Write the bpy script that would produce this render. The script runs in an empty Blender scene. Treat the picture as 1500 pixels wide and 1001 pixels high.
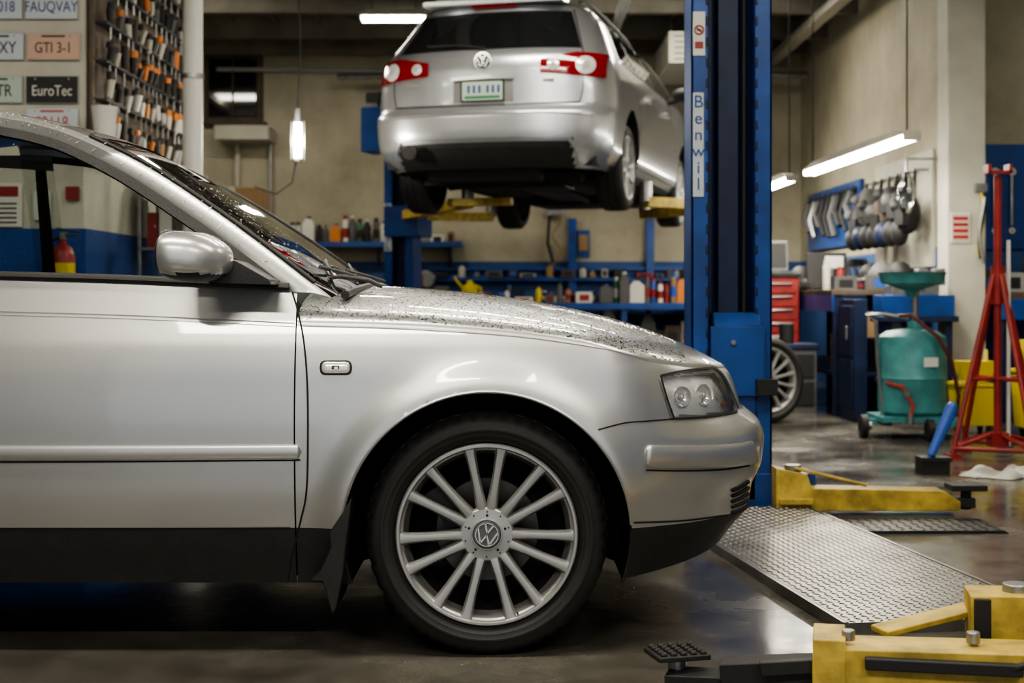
import bpy, math, random
from mathutils import Vector, Matrix
random.seed(7)
pi=math.pi
sc=bpy.context.scene
try: sc.view_settings.look='AgX - Medium High Contrast'
except Exception: pass
# ------------------------------------------------------------ materials
def mat(name,col,rough=.5,metal=0,coat=0,emit=None,es=0,var=0,vscale=8,bump=0,bscale=60,spec=.5,trans=0):
    m=bpy.data.materials.new(name); m.use_nodes=True
    nt=m.node_tree; b=nt.nodes['Principled BSDF']
    c=(*col,1)
    b.inputs['Base Color'].default_value=c
    b.inputs['Roughness'].default_value=rough
    b.inputs['Metallic'].default_value=metal
    b.inputs['Coat Weight'].default_value=coat
    b.inputs['Coat Roughness'].default_value=.03
    b.inputs['Specular IOR Level'].default_value=spec
    b.inputs['Transmission Weight'].default_value=trans
    if emit: 
        b.inputs['Emission Color'].default_value=(*emit,1); b.inputs['Emission Strength'].default_value=es
    if var or bump:
        tc=nt.nodes.new('ShaderNodeTexCoord')
    if var:
        n=nt.nodes.new('ShaderNodeTexNoise'); n.inputs['Scale'].default_value=vscale; n.inputs['Detail'].default_value=6
        nt.links.new(tc.outputs['Object'],n.inputs['Vector'])
        mx=nt.nodes.new('ShaderNodeMix'); mx.data_type='RGBA'
        mx.inputs[6].default_value=tuple(max(0,k*(1-var)) for k in col)+(1,)
        mx.inputs[7].default_value=tuple(min(1,k*(1+var)) for k in col)+(1,)
        cr=nt.nodes.new('ShaderNodeValToRGB'); cr.color_ramp.elements[0].position=.3; cr.color_ramp.elements[1].position=.7
        nt.links.new(n.outputs['Fac'],cr.inputs['Fac']); nt.links.new(cr.outputs['Color'],mx.inputs[0])
        nt.links.new(mx.outputs[2],b.inputs['Base Color'])
    if bump:
        n2=nt.nodes.new('ShaderNodeTexNoise'); n2.inputs['Scale'].default_value=bscale; n2.inputs['Detail'].default_value=4
        nt.links.new(tc.outputs['Object'],n2.inputs['Vector'])
        bp=nt.nodes.new('ShaderNodeBump'); bp.inputs['Strength'].default_value=bump; bp.inputs['Distance'].default_value=.01
        nt.links.new(n2.outputs['Fac'],bp.inputs['Height']); nt.links.new(bp.outputs['Normal'],b.inputs['Normal'])
    return m
def glassmat(name,tint,gl=.9,f0=1.45):
    m=bpy.data.materials.new(name); m.use_nodes=True; nt=m.node_tree
    nt.nodes.remove(nt.nodes['Principled BSDF']); out=nt.nodes['Material Output']
    t=nt.nodes.new('ShaderNodeBsdfTransparent'); t.inputs[0].default_value=(*tint,1)
    g=nt.nodes.new('ShaderNodeBsdfGlossy'); g.inputs['Color'].default_value=(gl,gl,gl,1); g.inputs['Roughness'].default_value=.02
    f=nt.nodes.new('ShaderNodeFresnel'); f.inputs[0].default_value=f0
    mx=nt.nodes.new('ShaderNodeMixShader'); nt.links.new(f.outputs[0],mx.inputs[0]); nt.links.new(t.outputs[0],mx.inputs[1]); nt.links.new(g.outputs[0],mx.inputs[2])
    nt.links.new(mx.outputs[0],out.inputs[0]); return m

paint=mat('silver_paint',(.575,.575,.57),.33,.80,coat=.85,var=.02,vscale=3)
paint2=mat('silver_paint_wagon',(.56,.575,.61),.28,.76,coat=.8)
blackpl=mat('black_plastic',(.018,.018,.018),.5,var=.2,vscale=20,bump=.1,bscale=200)
rubber=mat('rubber',(.016,.0155,.015),.6,var=.2,vscale=12,bump=.08,bscale=150)
gap=mat('panel_gap',(.01,.01,.01),.8)
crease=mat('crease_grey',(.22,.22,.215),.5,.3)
alloy=mat('alloy',(.40,.40,.395),.36,.62,coat=.25)
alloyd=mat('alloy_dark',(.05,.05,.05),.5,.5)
discm=mat('brake_disc',(.10,.095,.09),.4,.8,var=.2)
chrome=mat('chrome',(.85,.85,.85),.1,1)
steel=mat('steel',(.32,.32,.32),.38,.85,var=.2,vscale=15)
dark=mat('dark_underbody',(.010,.010,.010),.75)
darkglass=mat('dark_glass',(.010,.011,.012),.04,spec=.8)
glass=glassmat('car_glass',(.80,.83,.82))
lens=glassmat('clear_lens',(.98,.99,.99),.9,1.35)
water=glassmat('water_drop',(.80,.81,.81),1,2.3)
interior=mat('interior_fabric',(.025,.025,.027),.8)
blue=mat('blue_steel_paint',(.014,.062,.25),.36,.1,var=.3,vscale=5)
blued=mat('blue_dark_paint',(.006,.015,.055),.5,.1,var=.3,vscale=9)
yellow=mat('yellow_paint',(.46,.33,.06),.5,var=.45,vscale=14,bump=.15,bscale=60)
yelp=mat('yellow_plastic',(.60,.47,.03),.4)
red=mat('red_paint',(.26,.02,.018),.45,var=.3,vscale=10)
hosem=mat('red_rubber_hose',(.13,.03,.025),.5)
teal=mat('teal_paint',(.07,.27,.28),.4,.1,var=.3,vscale=8)
white=mat('white_plastic',(.65,.64,.59),.5)
cream=mat('cream_paint',(.48,.46,.385),.6,var=.1,vscale=5)
orange=mat('orange_plastic',(.60,.19,.03),.45)
redlens=mat('red_lens',(.19,.003,.005),.12,coat=1)
clearl=mat('clear_reflector',(.80,.80,.79),.22,.35,coat=1)
refl=mat('headlamp_reflector',(.84,.84,.84),.35,.1,coat=.5)
bowl=mat('headlamp_bowl',(.9,.9,.9),.2,.5,coat=1)
cardb=mat('cardboard',(.30,.19,.095),.85,var=.15,vscale=6)
wood=mat('wood',(.085,.060,.040),.65,var=.4,vscale=6)
beamm=mat('beam_timber',(.16,.145,.115),.75,var=.3,vscale=3)
black=mat('black_matte',(.013,.013,.014),.6)
grey=mat('grey_plastic',(.10,.10,.10),.6,var=.1)
greyl=mat('grey_light',(.34,.34,.32),.6)
green=mat('green_plastic',(.03,.16,.07),.45)
bluep=mat('blue_plastic',(.03,.10,.42),.4)
cloth=mat('white_cloth',(.50,.48,.43),.9,var=.15,vscale=20)
lampm=mat('lamp_tube',(1,1,1),.5,emit=(1,.96,.85),es=25)
lampb=mat('lamp_tube_bench',(1,1,1),.5,emit=(1,.96,.84),es=40)
lampw=mat('lamp_tube_warm',(1,1,1),.5,emit=(1,.93,.75),es=16)
greenpl=mat('plate_green',(.42,.52,.44),.5)
navy=mat('navy_ink',(.03,.05,.2),.5); ink=mat('ink',(.02,.02,.02),.5); peach=mat('plate_peach',(.56,.36,.27),.5); pwhite=mat('plate_white',(.50,.55,.60),.5); rink=mat('red_ink',(.4,.02,.02),.5)
# walls
def wallmat():
    m=bpy.data.materials.new('plaster_wall'); m.use_nodes=True; nt=m.node_tree; b=nt.nodes['Principled BSDF']
    g=nt.nodes.new('ShaderNodeNewGeometry'); sp=nt.nodes.new('ShaderNodeSeparateXYZ'); nt.links.new(g.outputs['Position'],sp.inputs[0])
    n=nt.nodes.new('ShaderNodeTexNoise'); n.inputs['Scale'].default_value=1.1; n.inputs['Detail'].default_value=9; n.inputs['Roughness'].default_value=.68
    nt.links.new(g.outputs['Position'],n.inputs['Vector'])
    r=nt.nodes.new('ShaderNodeValToRGB'); e=r.color_ramp.elements
    e[0].position=.3; e[0].color=(.29,.26,.185,1); e[1].position=.7; e[1].color=(.50,.465,.35,1)
    nt.links.new(n.outputs['Fac'],r.inputs['Fac'])
    r2=nt.nodes.new('ShaderNodeValToRGB'); e=r2.color_ramp.elements
    e[0].position=.3; e[0].color=(.018,.055,.16,1); e[1].position=.7; e[1].color=(.035,.10,.27,1)
    nt.links.new(n.outputs['Fac'],r2.inputs['Fac'])
    gt=nt.nodes.new('ShaderNodeMath'); gt.operation='LESS_THAN'; gt.inputs[1].default_value=1.3
    nt.links.new(sp.outputs['Z'],gt.inputs[0])
    mx=nt.nodes.new('ShaderNodeMix'); mx.data_type='RGBA'; nt.links.new(gt.outputs[0],mx.inputs[0])
    nt.links.new(r.outputs[0],mx.inputs[6]); nt.links.new(r2.outputs[0],mx.inputs[7]); nt.links.new(mx.outputs[2],b.inputs['Base Color'])
    b.inputs['Roughness'].default_value=.7
    bp=nt.nodes.new('ShaderNodeBump'); bp.inputs['Strength'].default_value=.25; bp.inputs['Distance'].default_value=.02
    nt.links.new(n.outputs['Fac'],bp.inputs['Height']); nt.links.new(bp.outputs['Normal'],b.inputs['Normal'])
    return m
wallm=wallmat()
def floormat():
    m=bpy.data.materials.new('concrete_floor'); m.use_nodes=True; nt=m.node_tree; b=nt.nodes['Principled BSDF']
    g=nt.nodes.new('ShaderNodeNewGeometry')
    n=nt.nodes.new('ShaderNodeTexNoise'); n.inputs['Scale'].default_value=1.3; n.inputs['Detail'].default_value=9; n.inputs['Roughness'].default_value=.62
    n2=nt.nodes.new('ShaderNodeTexNoise'); n2.inputs['Scale'].default_value=9; n2.inputs['Detail'].default_value=6
    for k in (n,n2): nt.links.new(g.outputs['Position'],k.inputs['Vector'])
    r=nt.nodes.new('ShaderNodeValToRGB'); e=r.color_ramp.elements
    e[0].position=.3; e[0].color=(.055,.048,.040,1); e[1].position=.72; e[1].color=(.22,.205,.175,1)
    nt.links.new(n.outputs['Fac'],r.inputs['Fac']); 
    mx=nt.nodes.new('ShaderNodeMix'); mx.data_type='RGBA'; mx.blend_type='MULTIPLY'; mx.inputs[0].default_value=.5
    nt.links.new(r.outputs[0],mx.inputs[6]); nt.links.new(n2.outputs['Fac'],mx.inputs[7]); nt.links.new(mx.outputs[2],b.inputs['Base Color'])
    r3=nt.nodes.new('ShaderNodeValToRGB'); e=r3.color_ramp.elements
    e[0].position=.35; e[0].color=(.06,.06,.06,1); e[1].position=.62; e[1].color=(.30,.30,.30,1)
    nt.links.new(n.outputs['Fac'],r3.inputs['Fac']); nt.links.new(r3.outputs[0],b.inputs['Roughness'])
    bp=nt.nodes.new('ShaderNodeBump'); bp.inputs['Strength'].default_value=.10; bp.inputs['Distance'].default_value=.01
    nt.links.new(n2.outputs['Fac'],bp.inputs['Height']); nt.links.new(bp.outputs['Normal'],b.inputs['Normal'])
    return m
floorm=floormat()
ceilm=mat('ceiling_deck',(.17,.155,.125),.8,var=.3,vscale=3)

# ------------------------------------------------------------ mesh builder
def frame(d):
    d=Vector(d).normalized(); u=Vector((0,0,1)) if abs(d.z)<.9 else Vector((1,0,0))
    a=d.cross(u).normalized(); return a,d.cross(a).normalized(),d
class MB:
    def __init__(s,M=None): s.v=[];s.f=[];s.m=[];s.mats=[];s.M=M or Matrix.Identity(4)
    def add(s,vs,fs,m):
        if m not in s.mats: s.mats.append(m)
        i=s.mats.index(m); b=len(s.v); s.v+=[s.M@Vector(p) for p in vs]
        for f in fs: s.f.append([b+k for k in f]); s.m.append(i)
    def box(s,c,sz,m,rz=0,rx=0,ry=0,taper=1):
        R=Matrix.Rotation(rz,4,'Z')@Matrix.Rotation(ry,4,'Y')@Matrix.Rotation(rx,4,'X'); x,y,z=[k/2 for k in sz]; c=Vector(c)
        vs=[c+R@Vector((a*x*(taper if d>0 else 1),b*y*(taper if d>0 else 1),d*z)) for d in(-1,1) for b in(-1,1) for a in(-1,1)]
        s.add(vs,[(0,2,3,1),(4,5,7,6),(0,1,5,4),(2,6,7,3),(0,4,6,2),(1,3,7,5)],m)
    def b2(s,x0,x1,y0,y1,z0,z1,m): s.box(((x0+x1)/2,(y0+y1)/2,(z0+z1)/2),(x1-x0,y1-y0,z1-z0),m)
    def cyl(s,p0,p1,r0,m,r1=None,n=16,cap=True):
        r1=r0 if r1 is None else r1; p0=Vector(p0);p1=Vector(p1); a,b,d=frame(p1-p0)
        vs=[];
        for p,r in((p0,r0),(p1,r1)):
            for i in range(n):
                t=2*pi*i/n; vs.append(p+a*(r*math.cos(t))+b*(r*math.sin(t)))
        fs=[(i,(i+1)%n,n+(i+1)%n,n+i) for i in range(n)]
        if cap: fs+=[tuple(range(n))[::-1],tuple(range(n,2*n))]
        s.add(vs,fs,m)
    def lathe(s,o,ax,prof,m,n=32,mod=None):
        a,b,d=frame(ax); o=Vector(o); vs=[];k=len(prof)
        for i in range(n):
            t=2*pi*i/n
            for j,(r,q) in enumerate(prof):
                if mod: r=mod(i,j,r)
                vs.append(o+d*q+a*(r*math.cos(t))+b*(r*math.sin(t)))
        fs=[]
        for i in range(n):
            i2=(i+1)%n
            for j in range(k-1): fs.append((i*k+j,i2*k+j,i2*k+j+1,i*k+j+1))
        s.add(vs,fs,m)
    def prism(s,poly,f0,f1,m):
        n=len(poly); vs=[f0(p) for p in poly]+[f1(p) for p in poly]
        s.add(vs,[(i,(i+1)%n,n+(i+1)%n,n+i) for i in range(n)]+[tuple(range(n))[::-1],tuple(range(n,2*n))],m)
    def prism_y(s,poly,y0,y1,m): s.prism(poly,lambda p:(p[0],y0,p[1]),lambda p:(p[0],y1,p[1]),m)
    def prism_x(s,poly,x0,x1,m): s.prism(poly,lambda p:(x0,p[0],p[1]),lambda p:(x1,p[0],p[1]),m)
    def grid(s,g,m,mirror=None,keep=None,mf=None):
        R=len(g);C=len(g[0])
        fs=[];ms=[]
        for i in range(R-1):
            for j in range(C-1):
                cen=(Vector(g[i][j])+Vector(g[i+1][j])+Vector(g[i+1][j+1])+Vector(g[i][j+1]))/4
                if keep and not keep(cen): continue
                fs.append((i*C+j,i*C+j+1,(i+1)*C+j+1,(i+1)*C+j)); ms.append(mf(cen) if mf else m)
        vs=[p for r in g for p in r]
        groups={}
        for f,mm in zip(fs,ms): groups.setdefault(mm.name,(mm,[]))[1].append(f)
        def addg(vs,rev):
            b=len(s.v); s.v+=[s.M@Vector(p) for p in vs]
            for mm,l in groups.values():
                if mm not in s.mats: s.mats.append(mm)
                i=s.mats.index(mm)
                for f in l:
                    f=f[::-1] if rev else f
                    s.f.append([b+k for k in f]); s.m.append(i)
        addg(vs,False)
        if mirror: addg([mirror(Vector(p)) for p in vs],True)
    def tube(s,path,r,m,n=8,closed=False):
        P=[Vector(p) for p in path]; k=len(P); vs=[]; pa=None
        for i,p in enumerate(P):
            d=(P[(i+1)%k]-P[i-1]) if closed else (P[min(i+1,k-1)]-P[max(i-1,0)])
            d.normalize()
            if pa is None: a,b,_=frame(d)
            else:
                a=(pa-d*pa.dot(d)).normalized(); b=d.cross(a)
            pa=a
            rr=r[i] if isinstance(r,(list,tuple)) else r
            for j in range(n):
                t=2*pi*j/n; vs.append(p+a*(rr*math.cos(t))+b*(rr*math.sin(t)))
        fs=[(i*n+j,i*n+(j+1)%n,((i+1)%k)*n+(j+1)%n,((i+1)%k)*n+j) for i in range(k if closed else k-1) for j in range(n)]
        if not closed: fs+=[tuple(range(n))[::-1],tuple(range((k-1)*n,k*n))]
        s.add(vs,fs,m)
    def ball(s,c,r,m,n=12,k=8,sx=1,sy=1,sz=1):
        vs=[];fs=[]
        for i in range(k+1):
            th=pi*i/k
            for j in range(n):
                t=2*pi*j/n; vs.append((c[0]+sx*r*math.sin(th)*math.cos(t),c[1]+sy*r*math.sin(th)*math.sin(t),c[2]+sz*r*math.cos(th)))
        for i in range(k):
            for j in range(n): fs.append((i*n+j,(i+1)*n+j,(i+1)*n+(j+1)%n,i*n+(j+1)%n))
        s.add(vs,fs,m)
    def done(s,name,parent=None,bevel=0,ang=38,smooth=True):
        me=bpy.data.meshes.new(name); me.from_pydata([tuple(p) for p in s.v],[],s.f)
        for m in s.mats: me.materials.append(m)
        me.polygons.foreach_set('material_index',s.m)
        if smooth:
            me.shade_smooth(); me.set_sharp_from_angle(angle=math.radians(ang))
        me.update()
        o=bpy.data.objects.new(name,me); sc.collection.objects.link(o)
        if parent: o.parent=parent
        if bevel:
            bv=o.modifiers.new('bevel','BEVEL'); bv.width=bevel; bv.segments=2; bv.limit_method='ANGLE'; bv.angle_limit=math.radians(40)
        return o
def empty(name,loc=(0,0,0)):
    e=bpy.data.objects.new(name,None); sc.collection.objects.link(e); e.location=(0,0,0); e.empty_display_size=.2; return e
def text(s,loc,size,m,parent,rot=(pi/2,0,0),ext=.001,name='lettering',sx=1,ls=1):
    c=bpy.data.curves.new(name,'FONT'); c.body=s; c.size=size; c.align_x='CENTER'; c.align_y='CENTER'; c.extrude=ext; c.space_line=ls
    c.materials.append(m); o=bpy.data.objects.new(name,c); sc.collection.objects.link(o); o.location=loc; o.rotation_euler=rot; o.scale=(sx,1,1); o.parent=parent; return o
_c={}
def spl(tab,x):
    k=id(tab)
    if k not in _c:
        n=len(tab); h=[tab[i+1][0]-tab[i][0] for i in range(n-1)]; d=[(tab[i+1][1]-tab[i][1])/h[i] for i in range(n-1)]
        s=[d[0]]+[0 if d[i-1]*d[i]<=0 else 2*d[i-1]*d[i]/(d[i-1]+d[i]) for i in range(1,n-1)]+[d[-1]]
        _c[k]=(h,s,tab)
    h,s,_=_c[k]
    if x<=tab[0][0]: return tab[0][1]
    if x>=tab[-1][0]: return tab[-1][1]
    i=0
    while x>tab[i+1][0]: i+=1
    t=(x-tab[i][0])/h[i]
    return (2*t**3-3*t*t+1)*tab[i][1]+(t**3-2*t*t+t)*h[i]*s[i]+(3*t*t-2*t**3)*tab[i+1][1]+(t**3-t*t)*h[i]*s[i+1]
def cr(pts,n):
    out=[];k=len(pts)-1
    for q in range(n):
        u=k*q/(n-1); i=min(int(u),k-1); t=u-i
        p=[Vector(pts[max(0,min(k,i+j))]) for j in(-1,0,1,2)]
        out.append(.5*((2*p[1])+(p[2]-p[0])*t+(2*p[0]-5*p[1]+4*p[2]-p[3])*t*t+(3*p[1]-p[0]-3*p[2]+p[3])*t**3))
    return out

# ------------------------------------------------------------ camera
FL=2083.3; CZ=.942; HY=430
cam=bpy.data.cameras.new('camera'); co=bpy.data.objects.new('camera',cam); sc.collection.objects.link(co)
co.location=(0,0,CZ); co.rotation_euler=(pi/2,0,0); cam.lens=50; cam.sensor_width=36
cam.shift_y=-70.5/1500; cam.dof.use_dof=True; cam.dof.focus_distance=3.66; cam.dof.aperture_fstop=4.0
cam.clip_end=100
sc.camera=co
# blueprint units -> metres at a given distance
def bp(px,py,y): return ((px-750)*y/FL, CZ-(py-HY)*y/FL)

# ============================================================ ROOM
def slab(name,x0,x1,y0,y1,z0,z1,m):
    b=MB(); b.b2(x0,x1,y0,y1,z0,z1,m); return b.done(name,smooth=False)
slab('floor',-7,6,-4,16.2,-.1,0,floorm)
slab('ceiling',-7,6,-4,16.2,3.8,3.9,ceilm)
slab('wall_back',-7,3.45,16,16.2,0,3.8,wallm)
slab('wall_right',3.25,3.45,10.6,16,0,3.8,wallm)
slab('wall_side_bay',3.45,6,10.9,11.1,0,3.8,wallm)
slab('wall_far_right',5.8,6,-4,10.9,0,3.8,wallm)
slab('wall_left',-7,-6.8,-4,16,0,3.8,wallm)
slab('wall_partition',-6.8,-2.56,8.5,11.6,0,3.8,cream)
b=MB(); b.b2(-7,-3.2,-4,-3.8,0,3.8,wallm); b.b2(3.6,6,-4,-3.8,0,3.8,wallm); b.b2(-3.2,3.6,-4,-3.8,3.1,3.8,wallm); b.done('wall_front',smooth=False)
b=MB(); b.b2(3.17,3.45,10.35,10.6,0,3.8,cream); b.done('wall_pier',bevel=.01)
b=MB(); b.b2(-6.8,-2.56,8.488,8.5,0,1.33,blue); b.b2(-2.56,-2.548,8.5,11.6,0,1.33,blue); b.done('trim_1',smooth=False)
b=MB()
for y in (5.5,7.6,9.7,11.8,13.4,14.7,15.7): b.b2(-6.8,5.8,y-.05,y+.05,3.58,3.8,beamm)
for k in range(26): b.b2(-6.5+k*.45,-6.46+k*.45,5,16,3.72,3.8,beamm)
for x in (-4,-.6,2.9): b.b2(x-.06,x+.06,4,16,3.5,3.58,cream)
b.tube([(-1.9,15.5,3.3),(1.2,15.2,3.32),(3.2,15.4,3.3)],.04,steel)
b.tube([(.9,6,3.45),(.95,10,3.45),(1.0,15.9,3.45)],.05,steel)
b.tube([(-3.3,15.9,3.45),(3.2,15.9,3.40)],.025,greyl)
b.done('ceiling_beams')

# ============================================================ FOREGROUND CAR
YC=4.533; XW,ZW,RW=-.065,.315,.375; XR0=XW-2.703
XNT=[(.15,.60),(.234,.65),(.283,.69),(.322,.725),(.381,.735),(.45,.765),(.519,.772),(.558,.760),(.590,.725),(.61,.70),(.65,.688),(.706,.665),(.735,.635),(.77,.585),(.86,.5)]
DT=[(.15,.06),(.20,.05),(.30,.028),(.45,.006),(.6,0),(.72,.006),(.80,.018),(.86,.034),(.90,.046),(.967,.066),(1.05,.09)]
XRT=[(.15,-3.80),(.3,-3.9),(.5,-3.93),(.62,-3.9),(.66,-3.87),(.95,-3.84),(1.05,-3.78)]
XS=.2; XRS=-3.35; NE=2.3
def basew(x,z):
    w=.873-spl(DT,z)
    for xc in (XW,XR0):
        r=math.hypot(x-xc,z-ZW)
        if abs(r-RW)<.25: w+=.018*math.exp(-((r-RW)/.060)**2)
    return w
def half(x,z):
    w=basew(x,z)
    if x>XS: t=min(1,(x-XS)/(spl(XNT,z)-XS)); w*=(max(0,1-t**NE))**(1/NE)
    elif x<XRS: t=min(1,(XRS-x)/(XRS-spl(XRT,z))); w*=(max(0,1-t**NE))**(1/NE)
    return w
def Ys(x,z): return YC-half(x,z)
def surf(x,z,off=0):
    y=Ys(x,z); e=.002
    n=Vector(((Ys(x+e,z)-Ys(x-e,z))/(2*e),-1,(Ys(x,z+e)-Ys(x,z-e))/(2*e)))
    if n.length>8: n=Vector((1 if x>0 else -1,0,0))
    n.normalize(); return Vector((x,y,z))+n*off
def tsurf(px,py,off=0):
    y=3.68
    for _ in range(40):
        x,z=bp(px,py,y); y=.55*y+.45*Ys(x,z)
    x,z=bp(px,py,y); return surf(x,z,off)
mirY=lambda p: Vector((p.x,2*YC-p.y,p.z))
ZTT=[(-.56,.858),(-.266,.850),(0,.832),(.177,.809),(.359,.768),(.5,.742),(.6,.728),(.66,.718)]
ZCT=[(-.56,.968),(-.39,.964),(-.109,.942),(.109,.910),(.326,.860),(.5,.800),(.6,.752),(.67,.716)]
def zbot(x): return .187 if x<.2 else .187+min(1,(x-.2)/.4)*.05
def shell_pt(c,z):
    k,v=c
    if k=='s': return Vector((v,YC-basew(v,z),z))
    if k=='f':
        x=XS+(spl(XNT,z)-XS)*math.sin(v)**(2/NE); return Vector((x,YC-basew(x,z)*max(0,math.cos(v))**(2/NE),z))
    x=XRS-(XRS-spl(XRT,z))*math.sin(v)**(2/NE); return Vector((x,YC-basew(x,z)*max(0,math.cos(v))**(2/NE),z))
def nomx(c,zz):
    k,v=c
    if k=='s': return v
    if k=='f': return XS+(spl(XNT,zz)-XS)*math.sin(v)**(2/NE)
    return XRS-(XRS-spl(XRT,zz))*math.sin(v)**(2/NE)
HL=[(970,555),(1000,548),(1044,545),(1058,559),(1074,594),(1074,601),(1040,606),(988,609),(978,588)]
def inpoly(x,y,P):
    c=False;n=len(P)
    for i in range(n):
        x1,y1=P[i];x2,y2=P[(i+1)%n]
        if (y1>y)!=(y2>y) and x<(x2-x1)*(y-y1)/(y2-y1)+x1: c=not c
    return c
def keepf(c):
    for xc in(XW,XR0):
        if math.hypot(c.x-xc,c.z-ZW)<RW-.0005: return False
    if c.x>.35:
        y=c.y if c.y<YC else 2*YC-c.y
        px=750+c.x*FL/y; py=HY+(CZ-c.z)*FL/y
        if inpoly(px,py,HL): return False
    return True
def shell(cols,ztf,n1=14,n2=64,zz=.72):
    g=[]
    for c in cols:
        xn=nomx(c,zz); zb=zbot(xn); zt=ztf(xn); col=[]
        for i in range(n1+n2+1):
            z=zb+(.335-zb)*i/n1 if i<=n1 else .335+(zt-.335)*(i-n1)/n2
            p=shell_pt(c,z)
            for xc in(XW,XR0):
                r=math.hypot(p.x-xc,z-ZW)
                if abs(r-RW)<.0062:
                    X=xc+(p.x-xc)*RW/r; Z=ZW+(z-ZW)*RW/r; p=Vector((X,Ys(X,Z),Z))
            col.append(p)
        g.append(col)
    return g
car=empty('sedan_car')
frontc=[('s',-.558+i*(.758/96)) for i in range(96)]+[('f',pi/2*(i/90)**1.15) for i in range(91)]
g=shell(frontc,lambda x:spl(ZTT,x))
mf=lambda c: blackpl if c.z<.335 else paint
b=MB(); b.grid(g,paint,mirY,keepf,mf)
# hood
hg=[]
for col in g:
    e=col[-1]; row=[]; zc=max(spl(ZCT,e.x),e.z)
    for i in range(25):
        ps=pi/2*i/24; t=1-math.cos(ps)**.9; row.append(Vector((e.x,e.y+(YC-e.y)*t,e.z+(zc-e.z)*math.sin(ps)**.9)))
    hg.append(row)
b.grid(hg,paint,mirY)
b.done('front_body',car,ang=50)
ztd=lambda x:.960+(-.56-x)*.036 if x>-2 else 1.012
rearc=[('r',pi/2*(30-i)/30) for i in range(30)]+[('s',XRS+i*(-.562-XRS)/340) for i in range(341)]
g2=shell(rearc,ztd)
b=MB(); b.grid(g2,paint,mirY,keepf,mf)
dg=[]
for col in g2:
    e=col[-1]
    if e.x<-2.9: dg.append([Vector((e.x,e.y+(YC-e.y)*i/10,e.z+.04*(1-(1-i/10)**2.2))) for i in range(11)])
b.grid(dg,paint,mirY)
b.done('rear_body',car,ang=50)
# greenhouse
def tg(px,py,off=0):
    y=3.8
    for _ in range(30):
        x,z=bp(px,py,y); y=3.722+(z-.967)*.45
    x,z=bp(px,py,y); return Vector((x,y-off*.91,z+off*.41))
A=[(-190,176),(-140,178),(-60,186),(0,198),(50,209),(100,226),(180,268),(280,335),(345,380),(396,413)]
B=[(-190,165),(-140,167),(-60,176),(0,186),(50,196),(105,214),(190,258),(290,324),(360,375),(430,428)]
N=[(-190,150),(-140,151),(-60,156),(0,165),(60,177),(130,200),(215,242),(310,304),(390,362),(486,436)]
a_=[tg(p[0],p[1],-.012) for p in cr([(x,y,0) for x,y in A],60)]
a2=[tg(p[0],p[1],.002) for p in cr([(x,y,0) for x,y in A],60)]
b_=[tg(p[0],p[1],.004) for p in cr([(x,y,0) for x,y in B],60)]
b0=[tg(p[0],p[1],0) for p in cr([(x,y,0) for x,y in B],60)]
n_=[tg(p[0],p[1],0) for p in cr([(x,y,0) for x,y in N],60)]
b=MB()
b.grid([a_,a2,b_],blackpl,mirY)
mid=[(p+q)/2+Vector((0,-.010,.006)) for p,q in zip(b0,n_)]
b.grid([b0,mid,n_],paint,mirY)
ns=n_[:34]
rear=[(-3.1,1.03),(-2.85,1.22),(-2.6,1.36),(-2.4,1.41),(-2.1,1.437)]
redge=[Vector((x,3.722+(z-.967)*.45,z)) for x,z in rear]+ns
rg=[]
for p in redge:
    rg.append([Vector((p.x,p.y+(YC-p.y)*i/10,p.z+.03*(1-(1-i/10)**2))) for i in range(11)])
def mroof(c): return glass if (c.x<-2.42 and abs(c.y-YC)<.62) else paint
b.grid(rg,paint,mirY,None,mroof)
top=[(-1.66,1.385),(-1.9,1.40),(-2.2,1.39),(-2.45,1.33),(-2.7,1.20),(-2.9,1.04)]
topo=[(-1.66,1.44),(-1.95,1.44),(-2.25,1.42),(-2.55,1.37),(-2.82,1.22),(-3.1,1.03)]
pl=lambda x,z,o=0:Vector((x,3.722+(z-.967)*.45-o,z))
b.grid([[pl(x,z) for x,z in top],[pl(x,z) for x,z in topo]],paint,mirY)
b.grid([[pl(x,max(1.0,ztd(x))) for x,z in top],[pl(x,z) for x,z in top]],glass,mirY)
b.grid([[pl(-1.71,.99,.006),pl(-1.76,.99,.006)],[pl(-1.69,1.39,.006),pl(-1.73,1.39,.006)]],blackpl,mirY)
b.grid([[pl(-2.42,.99,.006),pl(-2.46,.99,.006)],[pl(-2.38,1.36,.006),pl(-2.42,1.36,.006)]],blackpl,mirY)
b.done('roof_and_pillars',car,ang=50)
# side glass
b=MB()
low=[]
for p in a_:
    z=ztd(p.x)+.006; low.append(Vector((p.x,3.722+(min(z,p.z)-.967)*.45+.011,min(z,p.z))))
b.grid([low,a_],glass,mirY)
# windshield
Cc=[(178,205),(250,236),(330,284),(410,336),(490,388),(548,418)]
cc=[Vector((bp(p[0],p[1],4.5)[0],YC,bp(p[0],p[1],4.5)[1])) for p in cr([(x,y,0) for x,y in Cc],24)]
ne=[tg(p[0],p[1]) for p in cr([(x,y,0) for x,y in N[5:]],24)]
wg=[]
for p,q in zip(ne,cc):
    row=[]
    for i in range(15):
        t=i/14; k=1-(1-t)**2.4
        row.append(Vector((p.x+(q.x-p.x)*k,p.y+(q.y-p.y)*t,p.z+(q.z-p.z)*k)))
    wg.append(row)
b.grid(wg,glass,mirY)
b.done('windows',car,ang=60)
b=MB(); b.tube([p+Vector((.004,-.002,.003)) for p in ne[:-2]],.006,blackpl); b.tube([mirY(p+Vector((.004,-.002,.003))) for p in ne[:-2]],.006,blackpl)
b.done('windscreen_seal',car)
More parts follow.
